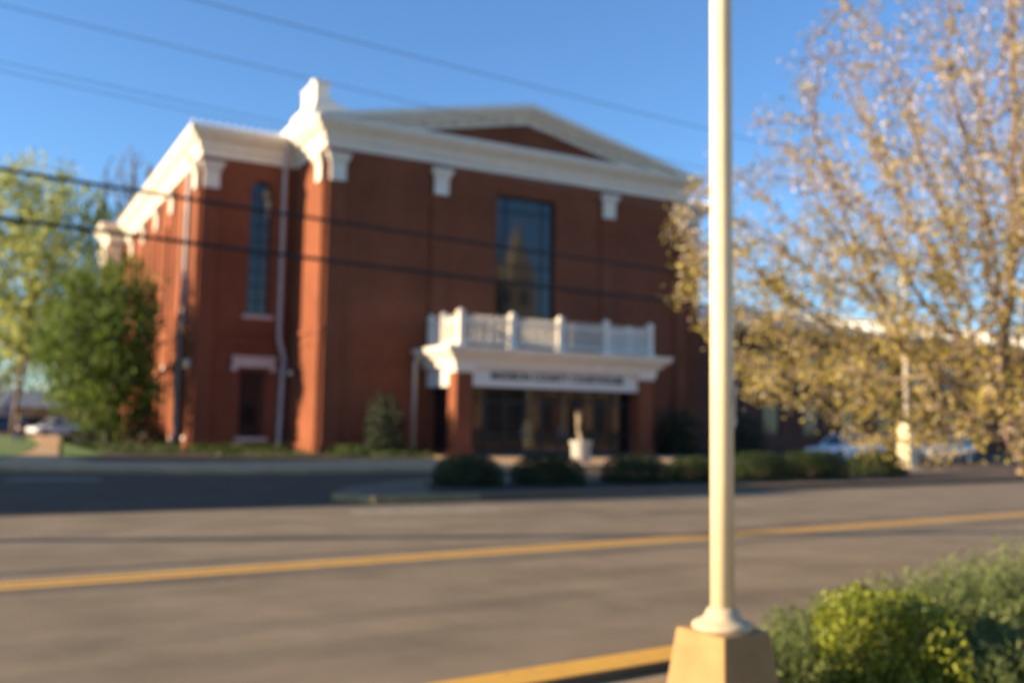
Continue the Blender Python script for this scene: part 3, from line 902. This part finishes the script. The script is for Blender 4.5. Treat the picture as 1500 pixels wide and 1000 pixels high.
def tree_mesh(P, par, r, ch, name, mat, parent, rlo=0, rhi=9e9, sides=5):
    m = MB()
    stack = [(0, None)]
    while stack:
        i, p = stack.pop()
        chain = [] if p is None else [p]
        chain.append(i); cur = i
        while ch[cur]:
            nx = max(ch[cur], key=lambda c: r[c])
            for c in ch[cur]:
                if c != nx: stack.append((c, cur))
            chain.append(nx); cur = nx
        if len(chain) > 1:
            rr = [r[c] for c in chain]
            if p is not None: rr[0] = rr[1]
            if rlo <= max(rr[1:]) < rhi:
                m.tube([P[c] for c in chain], rr, 8 if max(rr) > .05 else sides)
    return m.build(name, mat, parent, smooth=True, recalc=False)

def tree(name, label, base, trunk, sampler, n_attr, step, infl, kill, tip, rmax, leaf, seed, cat='tree', group=None, barkm='bark', twigm=None, trop=(0, 0, .12)):
    rng = np.random.default_rng(seed)
    e = empty(name, base); tag(e, label, cat, group)
    at = sampler(rng, n_attr)
    P, par = grow(trunk, at, step, infl, kill, rng, tropism=trop)
    r, ch = skeleton(P, par, tip, rmax=rmax)
    if twigm:
        tree_mesh(P, par, r, ch, 'trunk', M[barkm], e)
    else:
        tree_mesh(P, par, r, ch, 'trunk', M[barkm], e)
    if leaf:
        size, per, thr, spread, mat, dens = leaf
        ids = [i for i in range(len(P)) if r[i] < thr]
        pts = []
        for i in ids:
            k = rng.poisson(per * dens(P[i]))
            if k: pts.append(P[i] + rng.normal(size=(k, 3)) * spread)
        pts = np.vstack(pts)
        print(name, 'nodes', len(P), 'leaves', len(pts))
        if name == 'flowering_tree':
            bl = (pts[:, 2] > 3.5) & (rng.random(len(pts)) < .42)
            leaf_mesh('blossom', pts[bl], size * .8, rng, M['blossom'], e, aspect=.8)
            pts = pts[~bl]
        leaf_mesh('crown', pts, size, rng, M[mat], e)
    return e

def ell(c, rr, pw=.45, keep=None):
    c = np.array(c); rr = np.array(rr)
    def f(rng, n):
        out = []
        while len(out) < n:
            d = rng.normal(size=3); d /= np.linalg.norm(d)
            p = c + d * rr * rng.random() ** pw
            if keep is None or keep(p, rng): out.append(p)
        return np.array(out)
    return f

# the flowering pear on the near side of the street
def pear_keep(p, rng):
    x, y, z = p
    if x < -4.4 + .8 * max(0, z - 3.9): return False
    if z < (1.15 if -2.0 < x < -1.3 else 1.55) + .5 * max(0, -x - 2.9): return False
    # sparser towards the upper left, as the crown thins out there
    dens = 1.0 if z < 3.6 else max(.2, 1.0 - .05 * (z - 3.6) - .15 * max(0, -x - 1.4) * (z - 3.4))
    return rng.random() < dens
tree('flowering_tree', 'flowering pear tree with tan and olive leaf clusters overhanging the street on the right', (6.05, 10.3, 0),
     [(0, 0, 0), (-.08, 0, .35), (-.22, 0, .7), (-.42, .02, 1.05), (-.63, .03, 1.4), (-.78, .02, 1.75)],
     ell((-.4, .1, 4.2), (4.25, 3.0, 3.6), .5, pear_keep), 5200, .13, 1.4, .17, .0055, .12,
     (.056, 6.0, .02, .075, 'pear_leaf', lambda p: 2.1 if p[2] < 3.3 else max(.75, 2.1 - 1.1 * (p[2] - 3.3))), 11, twigm='twig', barkm='twig', trop=(-.02, 0, .16))

# big yellow-green tree at the far left
def yt_keep(p, rng):
    return rng.random() < (1 if p[2] > 9 else .6)
tree('spring_tree', 'tall airy yellow green spring tree at the left edge behind the lawn', (-44.5, 87, 0),
     [(0, 0, 0), (.1, 0, 1.8), (.3, 0, 3.6), (.4, 0, 5.4), (.8, 0, 7.2)], ell((.6, 0, 16), (9.0, 6.5, 9.9), .5, yt_keep), 900, .68, 6, 1.1, .024, .5,
     (.6, 11, .11, .62, 'spring_leaf', lambda p: 1), 21)
tree('spring_tree', 'second yellow green tree, smaller and lower, beyond the lawn left of the path', (-52, 96, 0),
     [(0, 0, 0), (.1, 0, 1.5), (.0, 0, 3), (.2, 0, 4.5)], ell((0, 0, 9), (6.5, 6, 6), .5), 420, .6, 5, 1.0, .02, .35,
     (.55, 9, .09, .5, 'spring_leaf', lambda p: 1), 23)
# bare tree behind the courthouse
tree('bare_tree', 'leafless grey tree rising behind the rear of the left wing', (-37.3, 92, 0),
     [(0, 0, 0), (0, 0, 3), (.1, 0, 6), (.1, 0, 9), (.2, 0, 12), (.1, 0, 15)], ell((.3, 0, 21.5), (3.6, 3.6, 7.0),   .6), 800, .5, 5, .7, .062, .6, None, 31, barkm='bare_bark', trop=(0, 0, .3))
# the round green tree against the side wall
tree('green_tree', 'rounded fresh green tree standing in front of the left wing side wall', (-20.9, 50.4, 0),
     [(0, 0, 0), (0, 0, .8), (.05, 0, 1.6), (-.05, 0, 2.4)], ell((.05, .1, 5.5), (4.3, 3.3, 4.7), .42, lambda p, r: p[0] * U.x + p[1] * U.y < 2.3), 950, .32, 4, .5, .012, .2,
     (.3, 13, .08, .3, 'green_leaf', lambda p: 1), 41)
tree('green_tree', 'small fresh green tree left of the rounded one, leaning out over the path', (-26.6, 61, 0),
     [(0, 0, 0), (.05, 0, .8), (0, 0, 1.6), (.1, 0, 2.4)], ell((.2, 0, 5.0), (3.0, 3.0, 3.4), .45), 380, .35, 4, .55, .012, .16,
     (.32, 11, .08, .32, 'green_leaf', lambda p: 1), 43)

# ------------------------------------------------------------------ shrubs
def bush_points(rng, n, sx, sy, sz, rnd=3.2, shell=.35, lump=.06):
    """points filling the outer shell of a clipped, rounded-box bush standing on z=0."""
    d = rng.normal(size=(n, 3)); d /= np.linalg.norm(d, axis=1, keepdims=True)
    d[:, 2] = np.abs(d[:, 2]) * 1.0
    k = (np.sum(np.abs(d) ** rnd, axis=1)) ** (-1 / rnd)
    ph = rng.uniform(0, 6, 6)
    l = 1 + lump * (np.sin(d[:, 0] * 5 + ph[0]) + np.sin(d[:, 1] * 6 + ph[1]) + np.sin(d[:, 2] * 7 + ph[2]) + np.sin((d[:, 0] + d[:, 2]) * 11 + ph[3])) * .6
    t = 1 - shell * rng.random(n) ** 1.6
    p = d * (k * l * t)[:, None] * np.array([sx, sy, sz])
    return p
def bush_obj(name, loc, rotz, sx, sy, sz, n, leaf, mat, seed, stem=True, **kw):
    rng = np.random.default_rng(seed)
    e = empty(name, loc, rotz)
    leaf_mesh('foliage', bush_points(rng, n, sx, sy, sz, **kw), leaf, rng, M[mat], e, aspect=.65)
    if stem:
        m = MB(); r2 = random.Random(seed)
        for k in range(7):
            a = k * .9; x, y = math.cos(a) * sx * .55, math.sin(a) * sy * .55
            m.tube([(x * .15, y * .15, -.05), (x * .5, y * .5, sz * .4), (x, y, sz * .8)], [.02, .014, .006], 5)
        m.build('stem', M['bark'], e)
    return e

# near boxwood
bw = bush_obj('boxwood_bush', (1.93, 5.05, .05), rad(-10), .345, .30, .665, 20000, .027, 'box_leaf', 5, shell=.55, lump=.035, rnd=7)
tag(bw, 'rounded yellow green boxwood bush right of the foreground pedestal', 'bush')

# juniper sprays
def juniper(loc, sx, sy, sz, nshoot, seed, label):
    rng = np.random.default_rng(seed)
    e = empty('juniper_bush', loc); tag(e, label, 'bush', 'feathery junipers around the boxwood')
    cs = []; ds = []
    st = MB()
    for i in range(int(nshoot * 1.6)):
        a = rng.uniform(0, 2 * math.pi); q = rng.random() ** .5
        root = np.array([math.cos(a) * sx * q * .75, math.sin(a) * sy * q * .75, sz * (.08 + .35 * (1 - q))])
        el = rng.uniform(.25, 1.25) + .3 * (1 - q)
        dirv = np.array([math.cos(a) * math.cos(el), math.sin(a) * math.cos(el), math.sin(el)]) + rng.normal(size=3) * .25
        dirv /= np.linalg.norm(dirv)
        L = sz * rng.uniform(.5, .95)
        p = root.copy()
        nseg = 11
        for k in range(nseg):
            t = k / nseg
            d2 = dirv + np.array([0, 0, -.35 * t]) + rng.normal(size=3) * .08
            d2 /= np.linalg.norm(d2)
            p = p + d2 * L / nseg
            for _ in range(4):
                cs.append(p + rng.normal(size=3) * .012)
                dd = d2 + rng.normal(size=3) * .45
                ds.append(dd / np.linalg.norm(dd))
    leaf_mesh('foliage', cs, .045, rng, M['juniper'], e, aspect=.16, dirs=ds)
    for k in range(10):
        a = k * .63
        st.tube([(0, 0, -.05), (math.cos(a) * sx * .35, math.sin(a) * sy * .35, sz * .35), (math.cos(a) * sx * .6, math.sin(a) * sy * .6, sz * .55)], [.018, .012, .005], 5)
    st.build('stem', M['bark'], e)
    return e
juniper((1.50, 5.25, .05), .28, .26, .38, 480, 61, 'small grey green juniper between the pedestal and the boxwood')
juniper((2.62, 5.75, .05), .50, .42, .62, 1000, 62, 'large feathery juniper behind the right shoulder of the boxwood')
juniper((3.35, 5.95, .05), .55, .45, .76, 1000, 63, 'tallest feathery juniper at the right frame edge')
juniper((2.62, 4.95, .05), .45, .42, .46, 800, 64, 'dark shaded juniper in front at the lower right corner')
juniper((2.02, 5.95, .05), .42, .35, .44, 420, 65, 'low juniper hidden mostly behind the boxwood')
tag(MB().prism_z([rn(4.6, 2.3)[:2], rn(14, 2.3)[:2], rn(14, 4.42)[:2], rn(5.0, 4.42)[:2]], .0, .10).build('planting_bed', M['mulch']), kind='structure')

# clipped hedge bushes on the island
hp = None
hedges = [((-1.0, 23.2), .80, .72, .75, 'clipped dark bush at the left end of the row, before the left brick pier'),
          ((.96, 24.25), .92, .74, .76, 'clipped dark bush second from the left, before the entrance doors'),
          ((3.3, 25.75), .90, .74, .74, 'clipped dark bush before the right brick pier, right of the white planter'),
          ((5.05, 26.9), .72, .66, .70, 'clipped dark bush just left of the foreground pole'),
          ((7.25, 28.6), 1.0, .8, .82, 'clipped dark bush just right of the foreground pole'),
          ((9.4, 30.3), 1.15, .85, .86, 'long clipped bush in front of the white parked car'),
          ((12.2, 32.5), 1.0, .85, .84, 'clipped dark bush at the right end of the row, beside the distant pole')]
for i, (p, sx, sy, sz, lab) in enumerate(hedges):
    if hp is None:
        hp = bush_obj('hedge_bush', (p[0], p[1], .14), ROADZ, sx, sy, sz, 7500, .055, 'hedge_leaf', 71, shell=.45, lump=.02, rnd=3.0)
        o = hp
    else:
        o = copy_tree(hp); o.location = (p[0], p[1], .14); o.rotation_euler.z = ROADZ + i * 1.1 if i % 2 else ROADZ
        o.rotation_euler.z = ROADZ + (math.pi if i % 2 else 0)
        o.scale = (sx / .80, sy / .72, sz / .75)
    tag(o, lab, 'bush', 'clipped bushes in a row on the island')

# taller shrubs against the walls
sh = bush_obj('evergreen_shrub', sv(2.6, -2.2, .1), 0, .95, .9, 3.1, 4200, .13, 'shrub_leaf', 81, shell=.6, rnd=2.2, lump=.12)
tag(sh, 'tall dark evergreen shrub against the brick left of the portico', 'shrub')
sh = bush_obj('evergreen_shrub', sv(20.3, -2.0, .1), 0, 1.35, 1.1, 2.7, 4200, .13, 'shrub_leaf', 82, shell=.6, rnd=2.2, lump=.12)
tag(sh, 'broad dark evergreen shrub against the brick right of the portico', 'shrub')
sh = bush_obj('evergreen_shrub', sv(25.2, -1.6, .1), 0, 1.9, 1.3, 2.3, 4200, .14, 'shrub_leaf', 83, shell=.6, rnd=2.2, lump=.12)
tag(sh, 'low wide dark shrub beyond the foreground pole, before the right wing', 'shrub')
sh = bush_obj('evergreen_shrub', sv(-6.6, 8.6, .1), 0, 1.1, 1.5, 2.5, 3000, .14, 'shrub_leaf', 87, shell=.6, rnd=2.2, lump=.12)
tag(sh, 'dark shrub against the left wing side wall, right of the green tree', 'shrub')
sh = bush_obj('evergreen_shrub', sv(-8.2, 13.0, .1), 0, 1.3, 1.6, 1.9, 3600, .14, 'shrub_leaf', 84, shell=.6, rnd=2.2, lump=.12)
tag(sh, 'dark shrub under the rounded green tree by the side wall', 'shrub')

# ground cover along the wall foot
rng = np.random.default_rng(91)
pts = []
for s0, s1, v0, v1, n, h in ((-9.2, -5.4, -.5, 12, 2600, .35), (-5.2, -.3, 2.4, 4.6, 1500, .4), (.2, 4.3, -2.6, -.4, 1500, .5), (-5.2, 0, -4, 2.4, 900, .2), (-.2, 4.2, -4.8, -2.6, 900, .25)):
    s = rng.uniform(s0, s1, n); vv = rng.uniform(v0, v1, n)
    clump = (np.sin(s * 2.1 + 1) * np.sin(vv * 1.7) + np.sin(s * 4.3 + vv * 2.7)) > -.35
    for a, b in zip(s[clump], vv[clump]):
        pts.append(sv(a, b, .1 + rng.random() * h))
# keep it inside the bed, clear of the sidewalk
def inside(p, poly):
    c = False; j = len(poly) - 1
    for i in range(len(poly)):
        if (poly[i][1] > p[1]) != (poly[j][1] > p[1]) and p[0] < (poly[j][0] - poly[i][0]) * (p[1] - poly[i][1]) / (poly[j][1] - poly[i][1]) + poly[i][0]: c = not c
        j = i
    return c
pts = [p for p in pts if inside(p, bed)]
gc = leaf_mesh('ground_cover', pts, .16, rng, M['cover_leaf'])
tag(gc, 'low green leafy ground cover along the foot of the brick walls', 'plants', kind='stuff')
rng = np.random.default_rng(92)
pts = []
for i in range(900):
    r_, n_ = rng.uniform(41, 50), rng.uniform(19, 21.6)
    if math.sin(r_ * 1.3) + math.sin(n_ * 2.7 + r_) > .3: pts.append(rn(r_, n_, .14 + rng.random() * .22))
gc = leaf_mesh('grass_tufts', pts, .2, rng, M['cover_leaf'], aspect=.2)
tag(gc, 'grass tufts on the small kerbed island at the right', 'grass', kind='stuff')

sh = bush_obj('reflection_tree', sv(36.2, -53, 0), 0, 3.0, 3.0, 31, 5200, .5, 'shrub_leaf', 86, shell=.5, rnd=1.6, lump=.1)  # added outside the frame to give the tall window a dark left reflection
MB().tube([(0, 0, -.1), (0, 0, 24)], [.4, .1], 10).build('trunk', M['bark'], sh)
tag(sh, 'tall dark evergreen tree added out of view to darken the left edge of the tall window', 'tree')

# planter before the doors
pl = empty('planter', (2.95, 40.6, .125)); tag(pl, 'round white planter with a dry bare stem before the entrance doors', 'planter')
MB().lathe([(.36, 0), (.38, .02), (.40, .55), (.43, .74), (.47, .78), (.47, .9), (.41, .9), (.40, .82), (.02, .81)], 28).build('pot', M['planter'], pl, smooth=True)
m = MB(); r2 = random.Random(3)
m.tube([(0, 0, .8), (-.12, .02, 1.4), (-.16, 0, 2.05)], [.09, .075, .05], 8)
for k in range(14):
    a = r2.uniform(0, 6.28); z = r2.uniform(1.2, 2.0)
    m.tube([(-.12, 0, z), (-.12 + .16 * math.cos(a), .16 * math.sin(a), z + .3)], [.02, .006], 5)
m.build('stem', M['dry_stem'], pl)

# ------------------------------------------------------------------ cars
def make_car(label, paint, loc, rz, suv=False):
    e = empty('parked_car', loc, rz); tag(e, label, 'car', 'parked cars')
    L, Wd = 4.5, .89
    hb = .98 if suv else .92; ht = 1.68 if suv else 1.45
    def loft(secs, name, mat, parent):
        m = MB(); k = len(secs[0]); vs = [q for s in secs for q in s]; fs = []
        for i in range(len(secs) - 1):
            for j in range(k):
                j2 = (j + 1) % k; fs.append((i * k + j, i * k + j2, (i + 1) * k + j2, (i + 1) * k + j))
        fs.append(tuple(range(k))); fs.append(tuple(range((len(secs) - 1) * k, len(secs) * k)))
        m.add(vs, fs)
        return m.build(name, mat, parent, bevel=.03)
    def sec(x, w, z0, zm, zt): return [(x, -w * .94, z0), (x, -w, zm), (x, -w * .95, zt), (x, w * .95, zt), (x, w, zm), (x, w * .94, z0)]
    hood = .82 if suv else .76
    body = loft([sec(-2.25, .72, .42, .55, .62), sec(-2.12, .84, .24, .56, hood - .06), sec(-1.1, Wd, .22, .6, hood + .06), sec(-.95, Wd, .22, .6, hb - .02), sec(1.2, Wd, .22, .6, hb), sec(1.75, Wd, .24, .62, hb - (.0 if suv else .03)), sec(2.12, .84, .26, .62, hb - .08), sec(2.25, .74, .42, .6, .74)], 'body', paint, e)
    def csec(x, w, z0, wt, zt): return [(x, -w, z0), (x, -wt, zt), (x, wt, zt), (x, w, z0)]
    rb, rt = (1.95, 1.75) if suv else (1.65, .95)
    cab = MB()
    A0, B0 = [(-1.0, -.80, hb - .03), (-1.0, .80, hb - .03)], [(-.25, -.62, ht), (-.25, .62, ht)]
    C0, D0 = [(rt, -.62, ht - .03), (rt, .62, ht - .03)], [(rb, -.78, hb - .03), (rb, .78, hb - .03)]
    cab.add([A0[0], A0[1], B0[0], B0[1], C0[0], C0[1], D0[0], D0[1]], [(0, 1, 3, 2), (2, 3, 5, 4), (4, 5, 7, 6), (0, 2, 4, 6), (1, 7, 5, 3), (0, 6, 7, 1)])
    cab.build('window', M['car_glass'], e, bevel=.02)
    rf_ = MB()
    rf_.add([(-.3, -.64, ht - .015), (-.3, .64, ht - .015), (rt + .06, .64, ht - .04), (rt + .06, -.64, ht - .04), (-.22, -.58, ht + .03), (-.22, .58, ht + .03), (rt - .05, .58, ht + .01), (rt - .05, -.58, ht + .01)], [(3, 2, 1, 0), (4, 5, 6, 7), (0, 1, 5, 4), (1, 2, 6, 5), (2, 3, 7, 6), (3, 0, 4, 7)])
    for s in (-1, 1):
        for (p, q) in (((-1.0, .805 * s, hb - .03), (-.27, .63 * s, ht)), ((.42, .81 * s, hb - .03), (.42, .63 * s, ht)), ((rb, .79 * s, hb - .03), (rt + .02, .63 * s, ht - .03))):
            rf_.tube([p, q], .04, 6)
    rf_.build('roof', paint, e)
    for x in (-1.38, 1.38):
        for s in (-1, 1):
            t = MB(); vs = []
            prof = [(.20, -.09), (.30, -.10), (.33, -.07), (.33, .07), (.30, .10), (.20, .09)]
            n = 20
            for r_, yy in prof:
                for k in range(n): vs.append((x + r_ * math.cos(2 * math.pi * k / n), s * .80 + yy * 1.0, .33 + r_ * math.sin(2 * math.pi * k / n)))
            fs = [(j * n + k, j * n + (k + 1) % n, (j + 1) * n + (k + 1) % n, (j + 1) * n + k) for j in range(len(prof) - 1) for k in range(n)]
            t.add(vs, fs)
            wo = t.build('wheel', M['tyre'], e)
            rm = MB(); vs = []
            for r_, yy in ((.205, -.06), (.205, .085), (.06, .06)):
                for k in range(n): vs.append((x + r_ * math.cos(2 * math.pi * k / n), s * (.80 + yy), .33 + r_ * math.sin(2 * math.pi * k / n)))
            rm.add(vs, [(j * n + k, j * n + (k + 1) % n, (j + 1) * n + (k + 1) % n, (j + 1) * n + k) for j in range(2) for k in range(n)] + [tuple(range(2 * n, 3 * n)), tuple(range(n))])
            rm.build('rim', M['rim'], wo)
    for s in (-1, 1):
        MB().box(-2.235, -2.1, s * .62 - .15, s * .62 + .15, .58, .70).build('headlight', M['lamp_glass'], e)
        MB().box(2.1, 2.235, s * .64 - .13, s * .64 + .13, .66, .82).build('taillight', M['red_glass'], e)
    return e
make_car('white parked car half hidden under the flowering tree behind the bushes', M['car_white'], (18.0, 52.3, 0), BZ)
make_car('pale silver car parked right of the distant pole', M['car_silver'], (23.6, 53.5, 0), BZ + rad(8), True)
make_car('white car with bright windscreen parked beyond the path at far left', M['car_white'], (-41.5, 88.5, 0), rad(60))
make_car('pale silver car parked right of the far white one', M['car_silver'], (-39.0, 92.0, 0), rad(75))
make_car('maroon car parked before the orange brick house', M['car_maroon'], (-50.5, 101, 0), rad(25), True)
make_car('dark blue car parked left of the walking person', M['car_blue'], (-47.0, 90, 0), rad(20), True)
sheet('parking_lot', [(-75, 92), (-44, 80), (-30, 86), (-28, 112), (-75, 112)], .12, M['lane'])
for c in [o for o in bpy.data.objects if o.name.startswith('parked_car') and o.location.y > 80]: c.location.z = .12

# ------------------------------------------------------------------ person on the path
PE = empty('person', (-27.1, 53.7, .125), rad(-20))
tag(PE, 'person in dark jacket and blue jeans walking on the path at far left', 'person')
def skin(name, verts, edges, radii, mat, parent, root=0, sub=2):
    me = bpy.data.meshes.new(name); me.from_pydata(verts, edges, []); me.materials.append(mat)
    o = bpy.data.objects.new(name, me); COL.objects.link(o); o.parent = parent
    md = o.modifiers.new('skin', 'SKIN')
    for i, r_ in enumerate(radii): me.skin_vertices[0].data[i].radius = (r_, r_) if not isinstance(r_, tuple) else r_
    me.skin_vertices[0].data[root].use_root = True
    md.use_smooth_shade = True
    s = o.modifiers.new('sub', 'SUBSURF'); s.levels = sub; s.render_levels = sub
    return o
V = []; E_ = []; Rr = []
def vtx(p, r_, par=None):
    V.append(p); Rr.append(r_)
    if par is not None: E_.append((par, len(V) - 1))
    return len(V) - 1
pel = vtx((0, 0, .92), (.15, .11))
wst = vtx((0, .01, 1.08), (.13, .095), pel); cst = vtx((0, .01, 1.30), (.155, .11), wst); nk = vtx((0, 0, 1.46), .055, cst)
hd0 = vtx((0, -.02, 1.54), .075, nk); hd1 = vtx((0, -.025, 1.63), (.08, .095), hd0); hd2 = vtx((0, -.015, 1.70), .065, hd1)
for s, fy in ((-1, -.22), (1, .22)):
    h = vtx((s * .09, 0, .86), .085, pel); k = vtx((s * .10, fy * .45 - .03, .48), .055, h); a = vtx((s * .10, fy + .03, .09), .038, k)
    t = vtx((s * .11, fy - .08, .04), .035, a); vtx((s * .11, fy - .17, .03), .026, t)
    sh_ = vtx((s * .18, .01, 1.38), .06, cst); el_ = vtx((s * .24, -fy * .35 + .03, 1.10), .042, sh_); wr = vtx((s * .25, -fy * .8 - .02, .87), .028, el_)
    pm = vtx((s * .252, -fy * .85 - .03, .80), .034, wr)
    for q in range(4):
        f1 = vtx((s * .255, -fy * .85 - .055 + q * .017, .745), .009, pm); vtx((s * .248, -fy * .85 - .06 + q * .017, .70 + (.008 if q in (0, 3) else 0)), .008, f1)
    th = vtx((s * .24, -fy * .85 - .07, .79), .011, wr); vtx((s * .238, -fy * .85 - .085, .755), .009, th)
skin('body', V, E_, Rr, M['skin'], PE)
jv = [(0, 0, .95)]; je = []; jr = [(.165, .125)]
for s, fy in ((-1, -.22), (1, .22)):
    b0 = len(jv); jv += [(s * .09, 0, .84), (s * .10, fy * .45 - .03, .48), (s * .10, fy + .025, .12)]; jr += [.10, .075, .065]; je += [(0, b0), (b0, b0 + 1), (b0 + 1, b0 + 2)]
skin('jeans', jv, je, jr, M['denim'], PE)
jv = [(0, .01, .98), (0, .01, 1.12), (0, .01, 1.32), (0, 0, 1.43)]; je = [(0, 1), (1, 2), (2, 3)]; jr = [(.175, .135), (.155, .12), (.18, .13), .075]
for s, fy in ((-1, -.22), (1, .22)):
    b0 = len(jv); jv += [(s * .19, .01, 1.38), (s * .245, -fy * .35 + .03, 1.10), (s * .252, -fy * .75 - .02, .90)]; jr += [.08, .06, .05]; je += [(2, b0), (b0, b0 + 1), (b0 + 1, b0 + 2)]
skin('jacket', jv, je, jr, M['jacket'], PE)
skin('hair', [(0, .01, 1.66), (0, .0, 1.725), (0, .05, 1.60)], [(0, 1), (0, 2)], [(.088, .09), .07, .06], M['hair'], PE)
fc = MB()
for s in (-1, 1):
    fc.lathe([(.004, -.012), (.012, 0), (.004, .012)], 8, (s * .033, -.112, 1.625)); fc.lathe([(.005, -.03), (.016, 0), (.005, .03)], 8, (s * .082, -.01, 1.61))
fc.lathe([(.014, -.02), (.008, .02)], 8, (0, -.122, 1.60)); fc.box(-.025, .025, -.112, -.098, 1.555, 1.565)
fc.build('face', M['skin'], PE)

# ------------------------------------------------------------------ light
ELEV = rad(14.5); TH = rad(16.5)
s2 = -U * math.cos(TH) + W * math.sin(TH)
to_sun = Vector((s2.x * math.cos(ELEV), s2.y * math.cos(ELEV), math.sin(ELEV)))
sun = bpy.data.lights.new('sun', 'SUN'); sun.energy = 5.0; sun.angle = rad(.55); sun.color = (1, .79, .50)
so = bpy.data.objects.new('sun', sun); COL.objects.link(so)
so.rotation_euler = to_sun.to_track_quat('Z', 'Y').to_euler()
so.location = (-30, -10, 30)
world = bpy.data.worlds.new('World'); SC.world = world; world.use_nodes = True
wn = world.node_tree
sky = wn.nodes.new('ShaderNodeTexSky'); sky.sky_type = 'NISHITA'; sky.sun_disc = False
sky.sun_elevation = ELEV
sky.sun_rotation = math.atan2(s2.x, s2.y) % (2 * math.pi)
sky.air_density = 1.0; sky.dust_density = .25; sky.ozone_density = 5.4
wn.links.new(sky.outputs[0], wn.nodes['Background'].inputs['Color'])
wn.nodes['Background'].inputs['Strength'].default_value = .096

# ------------------------------------------------------------------ camera
cam = bpy.data.cameras.new('camera'); co = bpy.data.objects.new('camera', cam); COL.objects.link(co)
pitch, roll = rad(5.04), rad(.93)
fw = Vector((0, math.cos(pitch), math.sin(pitch))); upv = Vector((0, -math.sin(pitch), math.cos(pitch))); rt = Vector((1, 0, 0))
r2 = rt * math.cos(roll) + upv * math.sin(roll); u2 = -rt * math.sin(roll) + upv * math.cos(roll)
mw = Matrix(((r2.x, u2.x, -fw.x, 0), (r2.y, u2.y, -fw.y, 0), (r2.z, u2.z, -fw.z, 1.55), (0, 0, 0, 1)))
co.matrix_world = mw
cam.sensor_width = 36; cam.lens = 1420 / 1500 * 36
cam.clip_start = .05; cam.clip_end = 3000
cam.dof.use_dof = True; cam.dof.focus_distance = 1.25; cam.dof.aperture_fstop = 3.1
SC.camera = co
SC.view_settings.view_transform = 'Standard'; SC.view_settings.look = 'None'
SC.view_settings.exposure = 1.46; SC.view_settings.gamma = 1
SC.view_settings.use_curve_mapping = False
